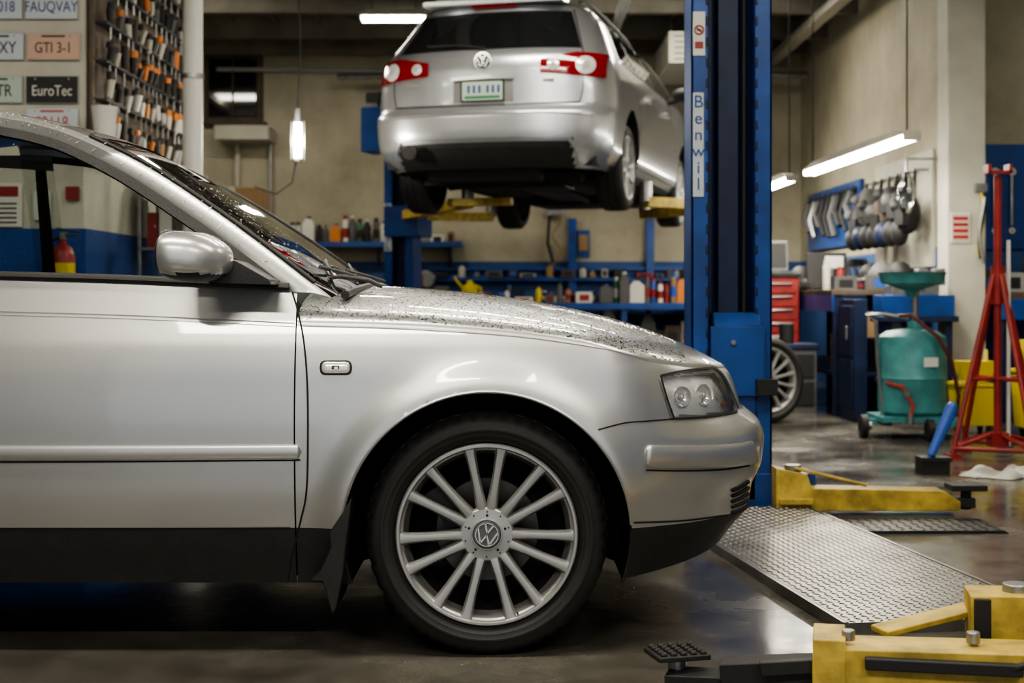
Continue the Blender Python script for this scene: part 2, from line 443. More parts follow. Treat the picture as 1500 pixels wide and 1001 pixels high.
# trims / strips
def strip(mb,path,hw,h,m,n=60,taper=0,fn=tsurf,prof=None,px=True):
    P=cr([(x,y,0) for x,y in path],n); prof=prof or [(-1,0),(-.96,.7),(-.7,1),(0,1.05),(.7,1),(.96,.7),(1,0)]; g=[]
    L=n-1
    for i,p in enumerate(P):
        d=P[min(i+1,L)]-P[max(i-1,0)]; d.normalize(); nx=Vector((-d.y,d.x,0)); k=1
        if taper:
            e=min(i,L-i)/taper
            if e<1: k=max(.02,math.sqrt(1-(1-e)**2))
        g.append([fn((p+nx*hw*k*q).x,(p+nx*hw*k*q).y,h*r*(k if taper else 1)+.0004) for q,r in prof])
    mb.grid(g,m)
b=MB(); fl=[(-1,1),(0,1),(1,1)]
strip(b,[(428,428),(436,455),(445,500),(450,560),(451,640),(449,720),(440,765),(428,815),(422,852)],1.4,.0012,gap,prof=fl)
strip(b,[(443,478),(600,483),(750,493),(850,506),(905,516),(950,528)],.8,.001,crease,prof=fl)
strip(b,[(876,630),(915,620),(950,617),(986,614)],1.1,.001,gap,prof=fl)
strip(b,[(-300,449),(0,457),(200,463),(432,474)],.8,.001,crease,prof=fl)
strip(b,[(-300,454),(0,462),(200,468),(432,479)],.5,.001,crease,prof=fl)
strip(b,[(-1300,776),(0,776),(425,774)],1.4,.0015,gap,prof=fl,n=30)
strip(b,[(928,766),(1000,763),(1065,755)],1.2,.0015,gap,prof=fl,n=30)
strip(b,[(966,551),(1002,544),(1046,540)],1.3,.0045,gap,prof=fl,n=20)
strip(b,[(1046,540),(1061,556),(1080,600)],1.3,.0045,gap,prof=fl,n=20)
strip(b,[(966,551),(976,585),(986,614)],1.3,.0045,gap,prof=fl,n=20)
strip(b,[(986,614),(1035,611),(1079,604)],1.4,.0045,gap,prof=fl,n=20)
b.done('panel_gaps',car,smooth=True)
b=MB()
strip(b,[(-260,664),(0,664),(200,663.5),(442,662)],11,.011,paint,n=80,taper=1.5)
strip(b,[(944,668),(980,669),(1020,669),(1060,668),(1090,665),(1106,661)],16.5,.011,paint,n=50,taper=3)
b.done('side_mouldings',car)
b=MB()
strip(b,[(-260,677),(0,677),(200,676),(440,674)],1.3,.004,gap,n=40,prof=fl)
strip(b,[(946,689),(1000,690),(1060,688),(1098,682)],1.2,.0015,gap,n=40,prof=fl)
def tgo(px,py,o): return tg(px,py,o+.004)
strip(b,[(-260,398),(0,405),(200,411),(424,422)],5,.012,blackpl,fn=tgo,n=30)
b.done('trim_strips',car)
# arch lips, liners
b=MB()
for xc in(XW,XR0):
    segs={}
    for i in range(91):
        t=math.radians(-20+220*i/90); x=xc+RW*math.cos(t);z=ZW+RW*math.sin(t)
        k=(0 if t<pi/2 else 2) if z<.337 else 1
        segs.setdefault(k,[]).append(Vector((x,Ys(x,z)+.004,z)))
    for k,path in segs.items():
        m=paint if k==1 else blackpl
        b.tube(path,.0050,m,n=8); b.tube([mirY(p) for p in path],.0050,m,n=8)
b.done('wheel_arch_lips',car)
b=MB()
for xc in(XW,XR0):
    for s in (0,1):
        gg=[]
        for i in range(41):
            t=math.radians(-20+220*i/40); x=xc+(RW+.002)*math.cos(t);z=ZW+(RW+.002)*math.sin(t)
            p=Vector((x,Ys(x,z)+.006,z)); q=Vector((x,4.02,z)); c0=Vector((xc,4.03,ZW))
            gg.append([mirY(k) if s else k for k in (p,q,c0)])
        b.grid(gg,dark)
b.b2(-3.75,.45,4.03,5.036,.2,.55,dark)
b.b2(XR0+.40,XW-.40,3.74,5.33,.2,.42,dark)
b.b2(.34,.56,3.97,5.1,.245,.5,dark); b.b2(-3.7,-3.2,3.8,5.2,.25,.6,dark)
b.b2(-2.9,-.56,3.80,5.26,.40,.60,interior)
b.done('underbody',car)
b=MB()
for k in range(5):
    strip(b,[(1070,752-k*8),(1085,747-k*8.5),(1098,740-k*9)],2.4,.004,gap,n=14,taper=2)
b.done('bumper_grille',car)
# mud flap
b=MB()
fp=[(516,728),(513,760),(508,800),(504,838),(494,890),(488,897),(483,880),(474,850),(455,849),(470,836),(486,800),(484,778),(502,752)]
b.prism_y([bp(x,y,3.66) for x,y in fp],3.637,3.88,blackpl)
b.done('mud_flaps',car,bevel=.003)
# side repeater
b=MB()
strip(b,[(468,539),(492,539),(516,539)],11,.004,blackpl,n=24,taper=5)
strip(b,[(471,539),(492,539),(513,539)],8.5,.009,clearl,n=24,taper=5)
strip(b,[(484,539),(492,539),(500,539)],4,.0115,chrome,n=12,taper=5)
b.done('side_indicator',car)
# headlight
def bil(off,shr=0):
    up=cr([(966,552,0),(1000,545,0),(1046,541,0),(1062,557,0)],20); lo=cr([(986,613,0),(1020,612,0),(1055,608,0),(1079,603,0)],20); g=[]
    for i in range(20):
        row=[]
        for j in range(12):
            t=shr+(1-2*shr)*j/11; u=19*(shr+(1-2*shr)*i/19); k=min(int(u),18); f=u-k
            a=up[k].lerp(up[k+1],f); c=lo[k].lerp(lo[k+1],f); p=a.lerp(c,t); row.append(tsurf(p.x,p.y,off))
        g.append(row)
    return g
b=MB(); L=bil(.004); b.grid(L,lens,mirY)
I=bil(-.018,.03); b.grid(I,refl,mirY)
for e1,e2 in (([r[0] for r in L],[r[0] for r in I]),([r[-1] for r in L],[r[-1] for r in I]),(L[0],I[0]),(L[-1],I[-1])): b.grid([[p,q] for p,q in zip(e1,e2)],refl,mirY)
for px,py,r in ((1003,580,.026),(1036,577,.028)):
    o=tsurf(px,py,-.017); nrm=Vector((.50,-1,.05)).normalized()
    b.lathe(o,nrm,[(0,.0),(r*.3,.001),(r*.75,.006),(r,.013),(r*1.05,.013),(r*1.08,.0)],bowl,n=28)
    b.ball(o+nrm*.007,.009,bowl)
b.ball(tsurf(1066,592,-.012),.009,orange)
for k in range(7):
    p=[tsurf(1050+k*3.2+t*2.2,556+t*10+k*4.0,-.014) for t in range(4)]; b.tube(p,.0012,greyl,n=5)
b.done('headlights',car)
# mirror
b=MB()
tabz=[(-.862,.030,.055),(-.859,.046,.078),(-.850,.057,.090),(-.82,.0625,.096),(-.78,.061,.092),(-.75,.054,.082),(-.725,.041,.066),(-.712,.028,.045),(-.706,.014,.02),(-.705,.001,.001)]
for s in (0,1):
    g=[]
    for q in cr(tabz,36):
        row=[]
        for j in range(33):
            t=2*pi*j/32; c,sn=math.cos(t),math.sin(t)
            ry=max(.0005,q.z); rz=max(.0005,q.y)
            yy=ry*math.copysign(abs(c)**.8,c); zz=rz*math.copysign(abs(sn)**.75,sn)
            p=Vector((q.x+.02*(yy/.11),3.55+yy,1.039+zz-(q.x+.86)*.09)); row.append(mirY(p) if s else p)
        g.append(row)
    b.grid(g,paint,None,None,lambda c:blackpl if c.z<.990 or c.x<-.864 else paint)
for s in(0,1):
    P=[bp(x,y,3.66) for x,y in [(300,398),(330,378),(356,384),(402,410),(404,418),(330,416),(300,410)]]
    if s: b.prism_y(P,2*YC-3.735,2*YC-3.58,blackpl)
    else: b.prism_y(P,3.58,3.735,blackpl)
b.done('door_mirrors',car,bevel=.002)
# wipers, cowl
b=MB()
low=wg[-1]; full=low[2:]+[mirY(p) for p in low[::-1][:-2]]
b.tube([p+Vector((.010,0,-.004)) for p in full],.012,blackpl,n=8)
for y0 in (3.93,4.55):
    b.tube([(-.45,y0+.45,.985),(-.49,y0+.3,1.0),(-.53,y0,1.015)],.006,blackpl)
    b.tube([(-.49,y0-.02,.985),(-.545,y0+.25,1.028),(-.58,y0+.5,1.045)],.005,blackpl)
b.tube([(bp(x,y,3.95)[0],3.95,bp(x,y,3.95)[1]) for x,y in ((462,410),(500,405),(540,411),(560,420))],.006,blackpl)
b.done('wipers',car)
# interior
b=MB()
b.prism_y([(-1.0,.6),(-1.0,.90),(-.93,.965),(-.62,.97),(-.56,.9),(-.56,.6)],3.84,5.22,interior)
b.lathe((-1.08,4.95,.90),(.9,0,.35),[(.175,-.015),(.19,0),(.175,.015),(.16,0),(.175,-.015)],interior,n=32)
b.cyl((-1.08,4.95,.9),(-.9,4.95,.84),.04,interior)
for y in (4.12,4.95):
    b.box((-1.72,y,.55),(.5,.5,.14),interior); b.box((-2.08,y,.80),(.14,.46,.5),interior,ry=-.22); b.box((-2.17,y,1.15),(.09,.24,.14),interior,ry=-.2)
b.box((-2.85,YC,.8),(.2,1.3,.5),interior,ry=-.25)
b.done('cabin_interior',car,bevel=.02)
# wheel
def wheel(mb,M,pairs=7,full=True,rs=1.0,spoke_n=None):
    old=mb.M; mb.M=old@M   # local: axis +Y inward
    O=(0,0,0);AX=(0,1,0)
    n=288 if full else 96
    prof=[(.234,.024),(.240,.012),(.2445,.008),(.246,.0095),(.255,.005),(.2565,.0035),(.268,.002),(.270,.0005),(.274,.0005),(.276,.002),(.288,.004),(.298,.010),(.306,.018),(.3115,.028),(.3155,.042),(.3165,.058),(.3125,.0585),(.3125,.066),(.317,.0665),(.317,.105),(.3125,.1055),(.3125,.113),(.317,.1135),(.317,.16),(.312,.185),(.29,.205),(.24,.205)]
    def mod(i,j,r): return r-.0035 if (12<=j<=15 and (i%6)<2) else r
    mb.lathe(O,AX,prof,rubber,n=n,mod=mod if full else None)
    mb.lathe(O,AX,[(.235,.026),(.2375,.016),(.2365,.008),(.233,.004),(.2275,.004),(.2245,.008),(.2235,.014),(.219,.017),(.217,.021),(.214,.04),(.206,.06)],alloy,n=128 if full else 48)
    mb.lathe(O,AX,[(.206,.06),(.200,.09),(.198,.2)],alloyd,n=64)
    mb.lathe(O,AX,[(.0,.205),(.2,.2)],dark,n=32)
    mb.lathe(O,AX,[(.0,.105),(.05,.105),(.06,.10),(.135,.10),(.138,.104),(.138,.125),(0,.125)],discm,n=64)
    mb.box((-.10,.105,.06),(.07,.06,.13),alloyd,ry=-.6)
    angs=[]
    if spoke_n: angs=[2*pi*i/spoke_n+.2 for i in range(spoke_n)]
    else:
        for k in range(pairs):
            for s in(-1,1): angs.append(math.radians(91+k*360/pairs+s*10.7))
    for a in angs:
        ca,sa=math.cos(a),math.sin(a); g=[]
        for r,hw,hb,q,qb in ((.055,.0110,.0165,.020,.052),(.075,.0085,.0148,.0165,.048),(.11,.0072,.0130,.0145,.042),(.16,.0074,.0124,.0125,.036),(.205,.0088,.0146,.010,.032),(.2265,.0110,.019,.0085,.028)):
            row=[]
            for w,qq in ((-hb,qb),(-hb,q+.010),(-hw,q),(-hw*.55,q-.0008),(hw*.55,q-.0008),(hw,q),(hb,q+.010),(hb,qb)):
                row.append((r*ca-w*sa,qq,r*sa+w*ca))
            g.append(row)
        mb.grid(g,alloy)
    mb.lathe(O,AX,[(.0,.016),(.036,.016),(.0375,.012),(.0395,.012),(.041,.016),(.044,.0165),(.066,.0175),(.070,.021),(.072,.028),(.070,.055)],alloy,n=64)
    mb.lathe(O,AX,[(0,.0105),(.030,.0105),(.0345,.0115),(.036,.015)],grey,n=48)
    for k in range(10):
        t=2*pi*k/10+.3; mb.cyl((.0585*math.cos(t),.0155,.0585*math.sin(t)),(.0585*math.cos(t),.020,.0585*math.sin(t)),.0022,gap,n=8)
    for k in range(5):
        t=2*pi*k/5+.3; mb.cyl((.049*math.cos(t),.0160,.049*math.sin(t)),(.049*math.cos(t),.022,.049*math.sin(t)),.0035,gap,n=12)
    def seg(p,q,w=.0042):
        p=Vector(p);q=Vector(q);d=(q-p).normalized(); nn=Vector((-d.y,d.x))*w/2; P=[p+nn,p-nn,q-nn,q+nn]
        mb.prism_y([(v.x,v.y) for v in P],.0085,.0108,chrome)
    if full:
        R=Matrix.Rotation(math.radians(-14),2)
        T=lambda x,y:R@Vector((x,y))
        for p,q in (((-.0115,.0275),(0,.004)),((0,.004),(.0115,.0275)),((-.0265,.0125),(-.0115,-.025)),((-.0115,-.025),(0,-.001)),((0,-.001),(.0115,-.025)),((.0115,-.025),(.0265,.0125))): seg(T(*p),T(*q))
        mb.lathe(O,AX,[(.0275,.0105),(.0285,.0085),(.0305,.0085),(.0315,.0105)],chrome,n=48)
        mb.tube([(.2185*math.cos(-1.2),.0155,.2185*math.sin(-1.2)),(.2175*math.cos(-1.2),.01,.2175*math.sin(-1.2)),(.214*math.cos(-1.2),.006,.214*math.sin(-1.2))],.003,black,n=6)
    mb.M=old
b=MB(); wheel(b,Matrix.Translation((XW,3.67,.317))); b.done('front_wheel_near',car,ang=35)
b=MB(); wheel(b,Matrix.Translation((XR0,3.67,.317)),full=False); 
wheel(b,Matrix.Translation((XR0,2*YC-3.67,.317))@Matrix.Rotation(pi,4,'Z'),full=False)
wheel(b,Matrix.Translation((XW,2*YC-3.67,.317))@Matrix.Rotation(pi,4,'Z'),full=False)
b.done('other_wheels',car,ang=35)
# rain drops
b=MB()
def drop(p,r,nz):
    vs=[];fs=[]; a,c,d=frame(nz)
    for k,(rr,h) in enumerate(((1,0),(.75,.45))):
        for j in range(6):
            t=pi/3*j; vs.append(p+a*(rr*r*math.cos(t))+c*(rr*r*math.sin(t))+d*(h*r))
    vs.append(p+d*(.6*r))
    for j in range(6): fs+= [(j,(j+1)%6,6+(j+1)%6,6+j),(6+j,6+(j+1)%6,12)]
    b.add(vs,fs,water)
for _ in range(5200):
    i=random.random()*(len(hg)-50); j=2+random.random()*21; i0=int(i);j0=int(j); fi=i-i0;fj=j-j0
    p=hg[i0][j0].lerp(hg[i0+1][j0],fi).lerp(hg[i0][j0+1].lerp(hg[i0+1][j0+1],fi),fj)
    nn=(hg[i0+1][j0]-hg[i0][j0]).cross(hg[i0][j0+1]-hg[i0][j0]).normalized()
    if nn.z<0: nn=-nn
    drop(p,random.choice((.0012,.0016,.0020,.0028)),nn)
for _ in range(1500):
    px=random.uniform(0,390); py=random.uniform(205,405)
    if py<206+max(0,(px-50))*.66: continue
    drop(tg(px,py,-.009),random.choice((.0008,.0010,.0014)),Vector((0,-1,.4)))
for _ in range(900):
    i=random.random()*22; j=random.random()*13; i0=int(i);j0=int(j)
    p=wg[i0][j0].lerp(wg[i0+1][j0+1],random.random()); drop(p,random.choice((.0009,.0013,.0018)),Vector((.5,-.2,.8)))
for _ in range(900):
    k=random.randint(3,55); p=b0[k].lerp(n_[k],random.uniform(.2,1)); drop(p+Vector((0,-.008,.004)),random.choice((.0011,.0015,.0019)),Vector((0,-1,.5)))
for _ in range(700):
    x=random.uniform(-1.3,.3); z=random.uniform(.345,.85)
    if x>-.5 and (math.hypot(x-XW,z-ZW)<.42 or z>.78): continue
    drop(surf(x,z),random.choice((.0007,.0009,.0012)),Vector((0,-1,.1)))
for _ in range(400):
    x=random.uniform(-.86,-.72); a=random.uniform(-.08,.08); drop(Vector((x,3.55+a,1.039+.0615*(1-(abs(a)/.096)**3)**.4-(x+.86)*.09-max(0,x+.77)*.25)),random.choice((.0009,.0013)),Vector((0,-.2,1)))
b.done('rain_drops',car,smooth=True)

# ============================================================ WAGON ON LIFT
WM=Matrix.Translation((-.225,10.0,1.63))@Matrix.Rotation(math.radians(-15),4,'Z')
ww=[(.18,.76),(.26,.83),(.36,.88),(.5,.895),(.7,.90),(.9,.885),(1.0,.862),(1.04,.845),(1.25,.745),(1.38,.665),(1.42,.62),(1.45,.56)]
war=[(.18,.14),(.26,.06),(.36,.015),(.46,0),(.585,.0),(.61,.025),(.635,.07),(.9,.078),(1.0,.10),(1.05,.14),(1.34,.36),(1.40,.38),(1.45,.46)]
waf=[(.18,4.65),(.3,4.72),(.5,4.77),(.7,4.72),(1.0,4.5)]
wct=[(.4,1.44),(1.5,1.465),(2.5,1.455),(3.05,1.40),(3.4,1.25),(3.9,1.0),(4.3,.92),(4.6,.80),(4.77,.7)]
LR=.48;WN=2.8
def wp(c,z):
    k,v=c; w=spl(ww,z); ar=spl(war,z)
    if k=='r': return Vector((w*math.sin(v)**(2/WN),ar+LR*(1-max(0,math.cos(v))**(2/WN)),z))
    if k=='s': return Vector((w,ar+LR+(4.1-ar-LR)*v,z))
    return Vector((w*max(0,math.cos(v))**(2/2.4),4.1+(spl(waf,z)-4.1)*math.sin(v)**(2/2.4),z))
WARCH=((1.06,.34),(3.77,.34)); WR=.36
wcols=[('r',pi/2*i/30) for i in range(31)]+[('s',(i+1)/130) for i in range(130)]+[('f',pi/2*i/16) for i in range(1,17)]
wg2=[];
for c in wcols:
    nom=wp(c,1.2).y if c[0]=='s' else (0.4 if c[0]=='r' else wp(c,.7).y)
    zt=spl(wct,nom); col=[]
    for i in range(57):
        z=.2+(zt-.2)*i/56; p=wp(c,z)
        for a0,c0 in WARCH:
            r=math.hypot(p.y-a0,z-c0)
            if c[0]!='f' and abs(r-WR)<.013 and p.x>.7: 
                p=Vector((p.x,a0+(p.y-a0)*WR/r,c0+(z-c0)*WR/r))
        col.append(p)
    wg2.append(col)
mirX=lambda p:Vector((-p.x,p.y,p.z))
def wkeep(c):
    if abs(c.x)>.6:
        for a0,c0 in WARCH:
            if math.hypot(c.y-a0,c.z-c0)<WR-.002: return False
    return True
def wmf(c):
    if c.y<.45 and abs(c.x)<.64 and c.z<.385: return blackpl
    if c.z<.24 and c.y>.6: return blackpl
    return paint2
wag=empty('station_wagon')
b=MB(WM); b.grid(wg2,paint2,mirX,wkeep,wmf)
cap=[]
for col in wg2:
    e=col[-1]; cap.append([Vector((e.x*(1-i/8),e.y,e.z+.035*(1-(1-i/8)**2)*min(1,e.x/.3))) for i in range(9)])
b.grid(cap,paint2,mirX,None,lambda c:darkglass if 3.15<c.y<3.88 and abs(c.x)<.68 else paint2)
b.done('body',wag,ang=45)
def wR(x,z,off=0):
    w=spl(ww,z); t=min(.995,abs(x)/w); a=spl(war,z)+LR*(1-(1-t**WN)**(1/WN))
    sl=LR*(t**(WN-1))*(1-t**WN)**(1/WN-1)/w
    n=Vector((math.copysign(sl,x),-1,0)).normalized(); return Vector((x,a,z))+n*off
b=MB(WM)
g=[]
for i in range(13):
    t=i/12; z=1.055+.305*t; hw=.67-.12*t; g.append([wR(-hw+2*hw*j/24,z,.006) for j in range(25)])
b.grid(g,darkglass)
g=[]
for i in range(60):
    a=.86+2.75*i/59; zb=1.035; zt=min(1.365,spl(wct,a)-.085,1.035+(a-.82)*1.6); zt=max(zt,zb+.004)
    g.append([Vector((spl(ww,zb+(zt-zb)*j/8)+.004,a,zb+(zt-zb)*j/8)) for j in range(9)])
b.grid(g,darkglass,mirX)
for a in(1.42,2.25): b.grid([[Vector((spl(ww,z)+.006,a+d,z)) for z in (1.035,1.15,1.25,1.365)] for d in(0,.07)],black,mirX)
b.tube([Vector((spl(ww,1.03)+.004,a,1.03)) for a in (.8,1.5,2.5,3.5)],.008,chrome)
# lamps
for s in(-1,1):
    g=[]
    for i in range(26):
        t=i/25; x=.41+.425*t; lo=.865-.030*t; up=.962+.055*min(1,t*1.8); g.append([wR(s*x,lo+(up-lo)*j/8,.012) for j in range(9)])
    b.grid(g,redlens)
    for xc,r in ((.50,.040),(.710,.066)):
        cz=.921
        g=[[wR(s*(xc+r*k*math.cos(th)*(1 if xc<.7 else .95)),cz+r*k*math.sin(th),.017+.01*(1-k)) for k in (0,.3,.6,.85,1)] for th in [2*pi*q/20 for q in range(21)]]
        b.grid(g,clearl)
        g=[[wR(s*(xc+r*k*math.cos(th)*.9),cz+r*k*math.sin(th),.029) for k in (0,.35,.4)] for th in [2*pi*q/16 for q in range(17)]]
        b.grid(g,greyl)
def wstrip(pts,hw,off,m,n=40):
    P=cr([(x,z,0) for x,z in pts],n);g=[]
    for i,p in enumerate(P):
        d=P[min(i+1,n-1)]-P[max(i-1,0)];d.normalize();nx=Vector((-d.y,d.x,0)); g.append([wR((p+nx*hw*q).x,(p+nx*hw*q).y,off*(1 if abs(q)<1 else .1)) for q in(-1,-.8,.8,1)])
    b.grid(g,m)
wstrip([(-.68,.655),(-.3,.645),(0,.643),(.3,.645),(.68,.655)],.006,.004,gap)
for s in(-1,1):
    wstrip([(s*.68,.655),(s*.70,.75),(s*.70,.86)],.004,.003,gap,16)
    wstrip([(s*.70,1.0),(s*.68,1.05),(s*.56,1.38)],.004,.003,gap,16)
    wstrip([(s*.66,.20),(s*.67,.30),(s*.62,.39)],.012,.014,paint2,12)
wstrip([(-.78,.56),(-.4,.575),(0,.578),(.4,.575),(.78,.56)],.006,.003,crease)
wstrip([(-.64,.39),(-.58,.405),(0,.412),(.58,.405),(.64,.39)],.012,.016,paint2)
wstrip([(-.56,.33),(0,.34),(.56,.33)],.006,.006,dark)
wstrip([(-.23,.835),(0,.838),(.23,.835)],.012,.022,paint2,12)
wstrip([(-.22,.745),(0,.745),(.22,.745)],.082,.003,crease,8)
c=wR(0,.745,.014); b.box(c,(.32,.006,.155),black); b.box(c+Vector((0,-.005,0)),(.295,.004,.13),greenpl); b.box(c+Vector((0,-.0075,-.045)),(.26,.002,.02),green)
for k in(-.1,-.06,-.02,.04,.08,.12): b.box(c+Vector((k,-.0075,.012)),(.018,.002,.055),navy)
c=wR(0,.955,.012); b.lathe(c,(0,-1,0),[(0,.004),(.05,.004),(.056,.012),(.064,.012),(.068,0)],chrome,n=32); b.lathe(c,(0,-1,0),[(0,.006),(.05,.006)],black,n=24)
for p,q in (((-.02,.045),(0,.005)),((0,.005),(.02,.045)),((-.04,.02),(-.018,-.042)),((-.018,-.042),(0,0)),((0,0),(.018,-.042)),((.018,-.042),(.04,.02))):
    p=Vector(p);q=Vector(q);d=(q-p).normalized();nn=Vector((-d.y,d.x))*.004
    b.prism_y([(c.x+v.x,c.z+v.y) for v in (p+nn,p-nn,q-nn,q+nn)],c.y-.012,c.y-.006,chrome)
b.box(wR(-.50,.81,.006),(.13,.004,.018),crease); b.box(wR(.47,.81,.006),(.08,.004,.02),crease)
b.box(wR(0,1.405,.03),(.34,.02,.028),redlens); 
b.box((0,.41,1.435),(1.05,.20,.03),paint2,rx=.06)
b.tube([wR(0,1.06,.02),wR(-.2,1.09,.03),wR(-.45,1.10,.02)],.008,black)
for s in(-1,1): b.tube([(s*.58,.65,1.46),(s*.585,.8,1.49),(s*.585,1.6,1.505),(s*.58,2.6,1.49),(s*.57,2.85,1.46)],.014,black)
b.cyl((-.52,-.01,.315),(-.52,.35,.315),.050,chrome,n=20); b.cyl((-.52,-.015,.315),(-.52,.3,.315),.041,black,n=20)
def wS(a,z,o=.003): return Vector((spl(ww,z)+o,a,z))
def sl(pts,r=.004,m=gap): b.tube([wS(a,z,-.001) for a,z in pts],r,m,n=6)
sl([(1.35,1.02),(1.38,.75),(1.42,.55)]); sl([(2.2,1.02),(2.22,.6),(2.2,.26)]); sl([(3.2,1.0),(3.25,.6),(3.2,.26)]); sl([(.75,.93),(1.6,.90),(2.8,.87),(3.6,.84)],.003,crease)
for a in (1.65,2.6):
    b.tube([wS(a,.86,.0),wS(a+.03,.86,.03),wS(a+.17,.86,.03),wS(a+.2,.86,.0)],.012,paint2)
for s in(-1,1):
    b.ball((s*1.0,3.02,1.08),.1,black,sx=1,sy=.7,sz=.65); b.cyl((s*.84,3.1,1.02),(s*.98,3.06,1.05),.025,black)
b.tube([wS(a,.30,.004) for a in(1.45,2.2,3.0,3.4)],.012,crease)
b.done('rear_and_side_details',wag)
b=MB(WM)
b.b2(-.78,.78,.25,4.4,.22,.3,dark)
for s in(-1,1):
    for a0,c0 in WARCH:
        gg=[]
        for i in range(25):
            t=math.radians(-25+230*i/24); y=a0+(WR+.003)*math.cos(t);z=c0+(WR+.003)*math.sin(t); gg.append([(s*(spl(ww,z)-.01),y,z),(s*.6,y,z),(s*.6,a0,c0)])
        b.grid(gg,dark)
b.cyl((-.50,.42,.22),(.35,.42,.22),.09,alloyd,n=20); b.tube([(-.3,.5,.22),(.1,.9,.16),(.15,2,.17),(.1,3.2,.17)],.035,alloyd)
b.cyl((-.7,1.06,.18),(.7,1.06,.18),.035,black); b.box((0,1.06,.19),(.8,.4,.14),black); b.box((0,3.6,.20),(.9,.7,.14),black)
b.box((0,.72,.18),(1.2,.3,.08),black,rx=.1); b.box((0,2.2,.19),(.25,1.6,.08),alloyd); b.box((-.35,1.9,.19),(.3,1.2,.06),black); b.box((.4,1.9,.19),(.3,1.2,.06),black)
for s in(-1,1): b.cyl((s*.6,1.2,.16),(s*.4,1.5,.2),.03,black); b.cyl((s*.55,1.0,.2),(s*.55,1.0,.5),.05,black)
b.done('underside',wag)
b=MB(WM)
for a0,_ in WARCH:
    for s in(-1,1):
        M=Matrix.Translation((s*.875,a0,.265))@Matrix.Rotation(pi/2*s,4,'Z')@Matrix.Scale(1.03,4)
        wheel(b,M,full=False,spoke_n=10)
b.done('wheels',wag)

# ============================================================ LIFTS
def cpost(mb,M,h,w=.35,d=.26,inner=True):
    o=mb.M; mb.M=o@M
    mb.b2(-w/2,w/2,d-.02,d,0,h,blue)
    for s in(-1,1):
        x=s*w/2
        mb.b2(min(x,x-s*.012),max(x,x-s*.012),0,d,0,h,blue)
        mb.b2(min(x,x-s*.074),max(x,x-s*.074),0,.012,0,h,blue)
        mb.b2(min(x-s*.062,x-s*.074),max(x-s*.062,x-s*.074),.012,.05,0,h,blue)
    if inner:
        mb.b2(-.045,.045,.10,.2,.02,h,blued); mb.b2(-.085,-.065,.14,.16,.02,h,blued); mb.cyl((.075,.13,.02),(.075,.13,h),.012,black)
        k=0
        while .3+k*.09<h-.1:
            mb.b2(w/2-.0745,w/2-.063,-.006,.0,.3+k*.09,.34+k*.09,blued); mb.b2(-w/2+.063,-w/2+.0745,-.006,.0,.3+k*.09,.34+k*.09,blued); k+=1
    mb.b2(-w/2-.06,w/2+.06,-.05,d+.06,0,.02,blue)
    mb.M=o
sl_=math.atan(.145)
PM=Matrix.Translation((.95,6.15,0))
lift=empty('two_post_lift')
b=MB(); cpost(b,PM,3.75)
b.M=PM
b.b2(-.095,.135,-.045,.10,.50,.80,blue); b.prism_x([(-.045,.80),(.1,.80),(.1,.86),(0,.86)],-.08,.12,blue)
b.b2(-.095,.10,-.02,.10,.05,.50,blue); b.box((.14,-.06,.54),(.09,.05,.07),black); b.cyl((.0,-.05,.73),(0,-.06,.73),.012,steel)
b.b2(-.02,.36,-.02,.16,.02,.165,blue)
b.M=Matrix.Identity(4)
b.done('post_far',lift,bevel=.003)
text('B\ne\nn\nw\ni\nl',(.805,6.140,1.59),.075,blue,lift,name='post_lettering',ls=.95)
b=MB(); 
b.b2(.782,.828,6.143,6.149,1.36,1.81,pwhite); b.b2(.782,.834,6.143,6.149,1.97,2.16,white)
b.lathe((.808,6.142,2.08),(0,-1,0),[(.015,.0),(.022,.0),(.022,.002),(.015,.002)],red,n=24); b.box((.808,6.140,2.08),(.04,.002,.006),red,ry=.7); b.box((.808,6.140,2.08),(.018,.002,.006),black)
b.b2(.79,.826,6.141,6.143,2.0,2.03,red)
b.done('post_labels',lift)
NM=Matrix.Translation((1.50,2.75,0))@Matrix.Rotation(pi,4,'Z')
b=MB(); cpost(b,NM,3.75); b.done('post_near',lift,bevel=.003)
b=MB()
y=6.02
b.prism_y([(1.12,.02),(1.12,.20),(1.25,.175),(1.27,.115),(1.83,.105),(1.90,.06),(1.90,.02)],y,y+.13,yellow)
b.b2(1.13,1.27,y-.03,y+.17,.05,.075,yellow); b.cyl((1.20,y+.06,.02),(1.20,y+.06,.21),.035,steel)
b.tube([(1.2,y+.02,.20),(1.35,y,.165),(1.5,y-.01,.13)],.008,yellow)
b.b2(1.86,1.97,y+.02,y+.11,.03,.07,black); b.cyl((1.94,y+.06,.02),(1.94,y+.06,.1),.022,black); b.box((1.94,y+.06,.115),(.15,.12,.025),rubber)
b.done('arm_far',lift,bevel=.004)
b=MB()
b.prism_y([(.4,.03),(.4,.12),(.8,.13),(.8,.03)],6.15,6.27,yellow); b.box((.40,6.2,.12),(.14,.12,.03),rubber); b.done('arm_far_left',lift,bevel=.004)
b=MB()
def pad(c,s):
    b.cyl((c[0],c[1],.03),(c[0],c[1],c[2]-.01),.020,steel); b.box((c[0],c[1],c[2]-.006),(s,s*.85,.012),rubber,rz=.25); 
    for i in range(5):
        for j in range(5):
            u=(i-2)*s*.19; v=(j-2)*s*.165; R=Matrix.Rotation(.25,2); q=R@Vector((u,v)); b.box((c[0]+q.x,c[1]+q.y,c[2]+.004),(s*.13,s*.11,.008),rubber,rz=.25,taper=.7)
pad((.362,3.12,.158),.12)
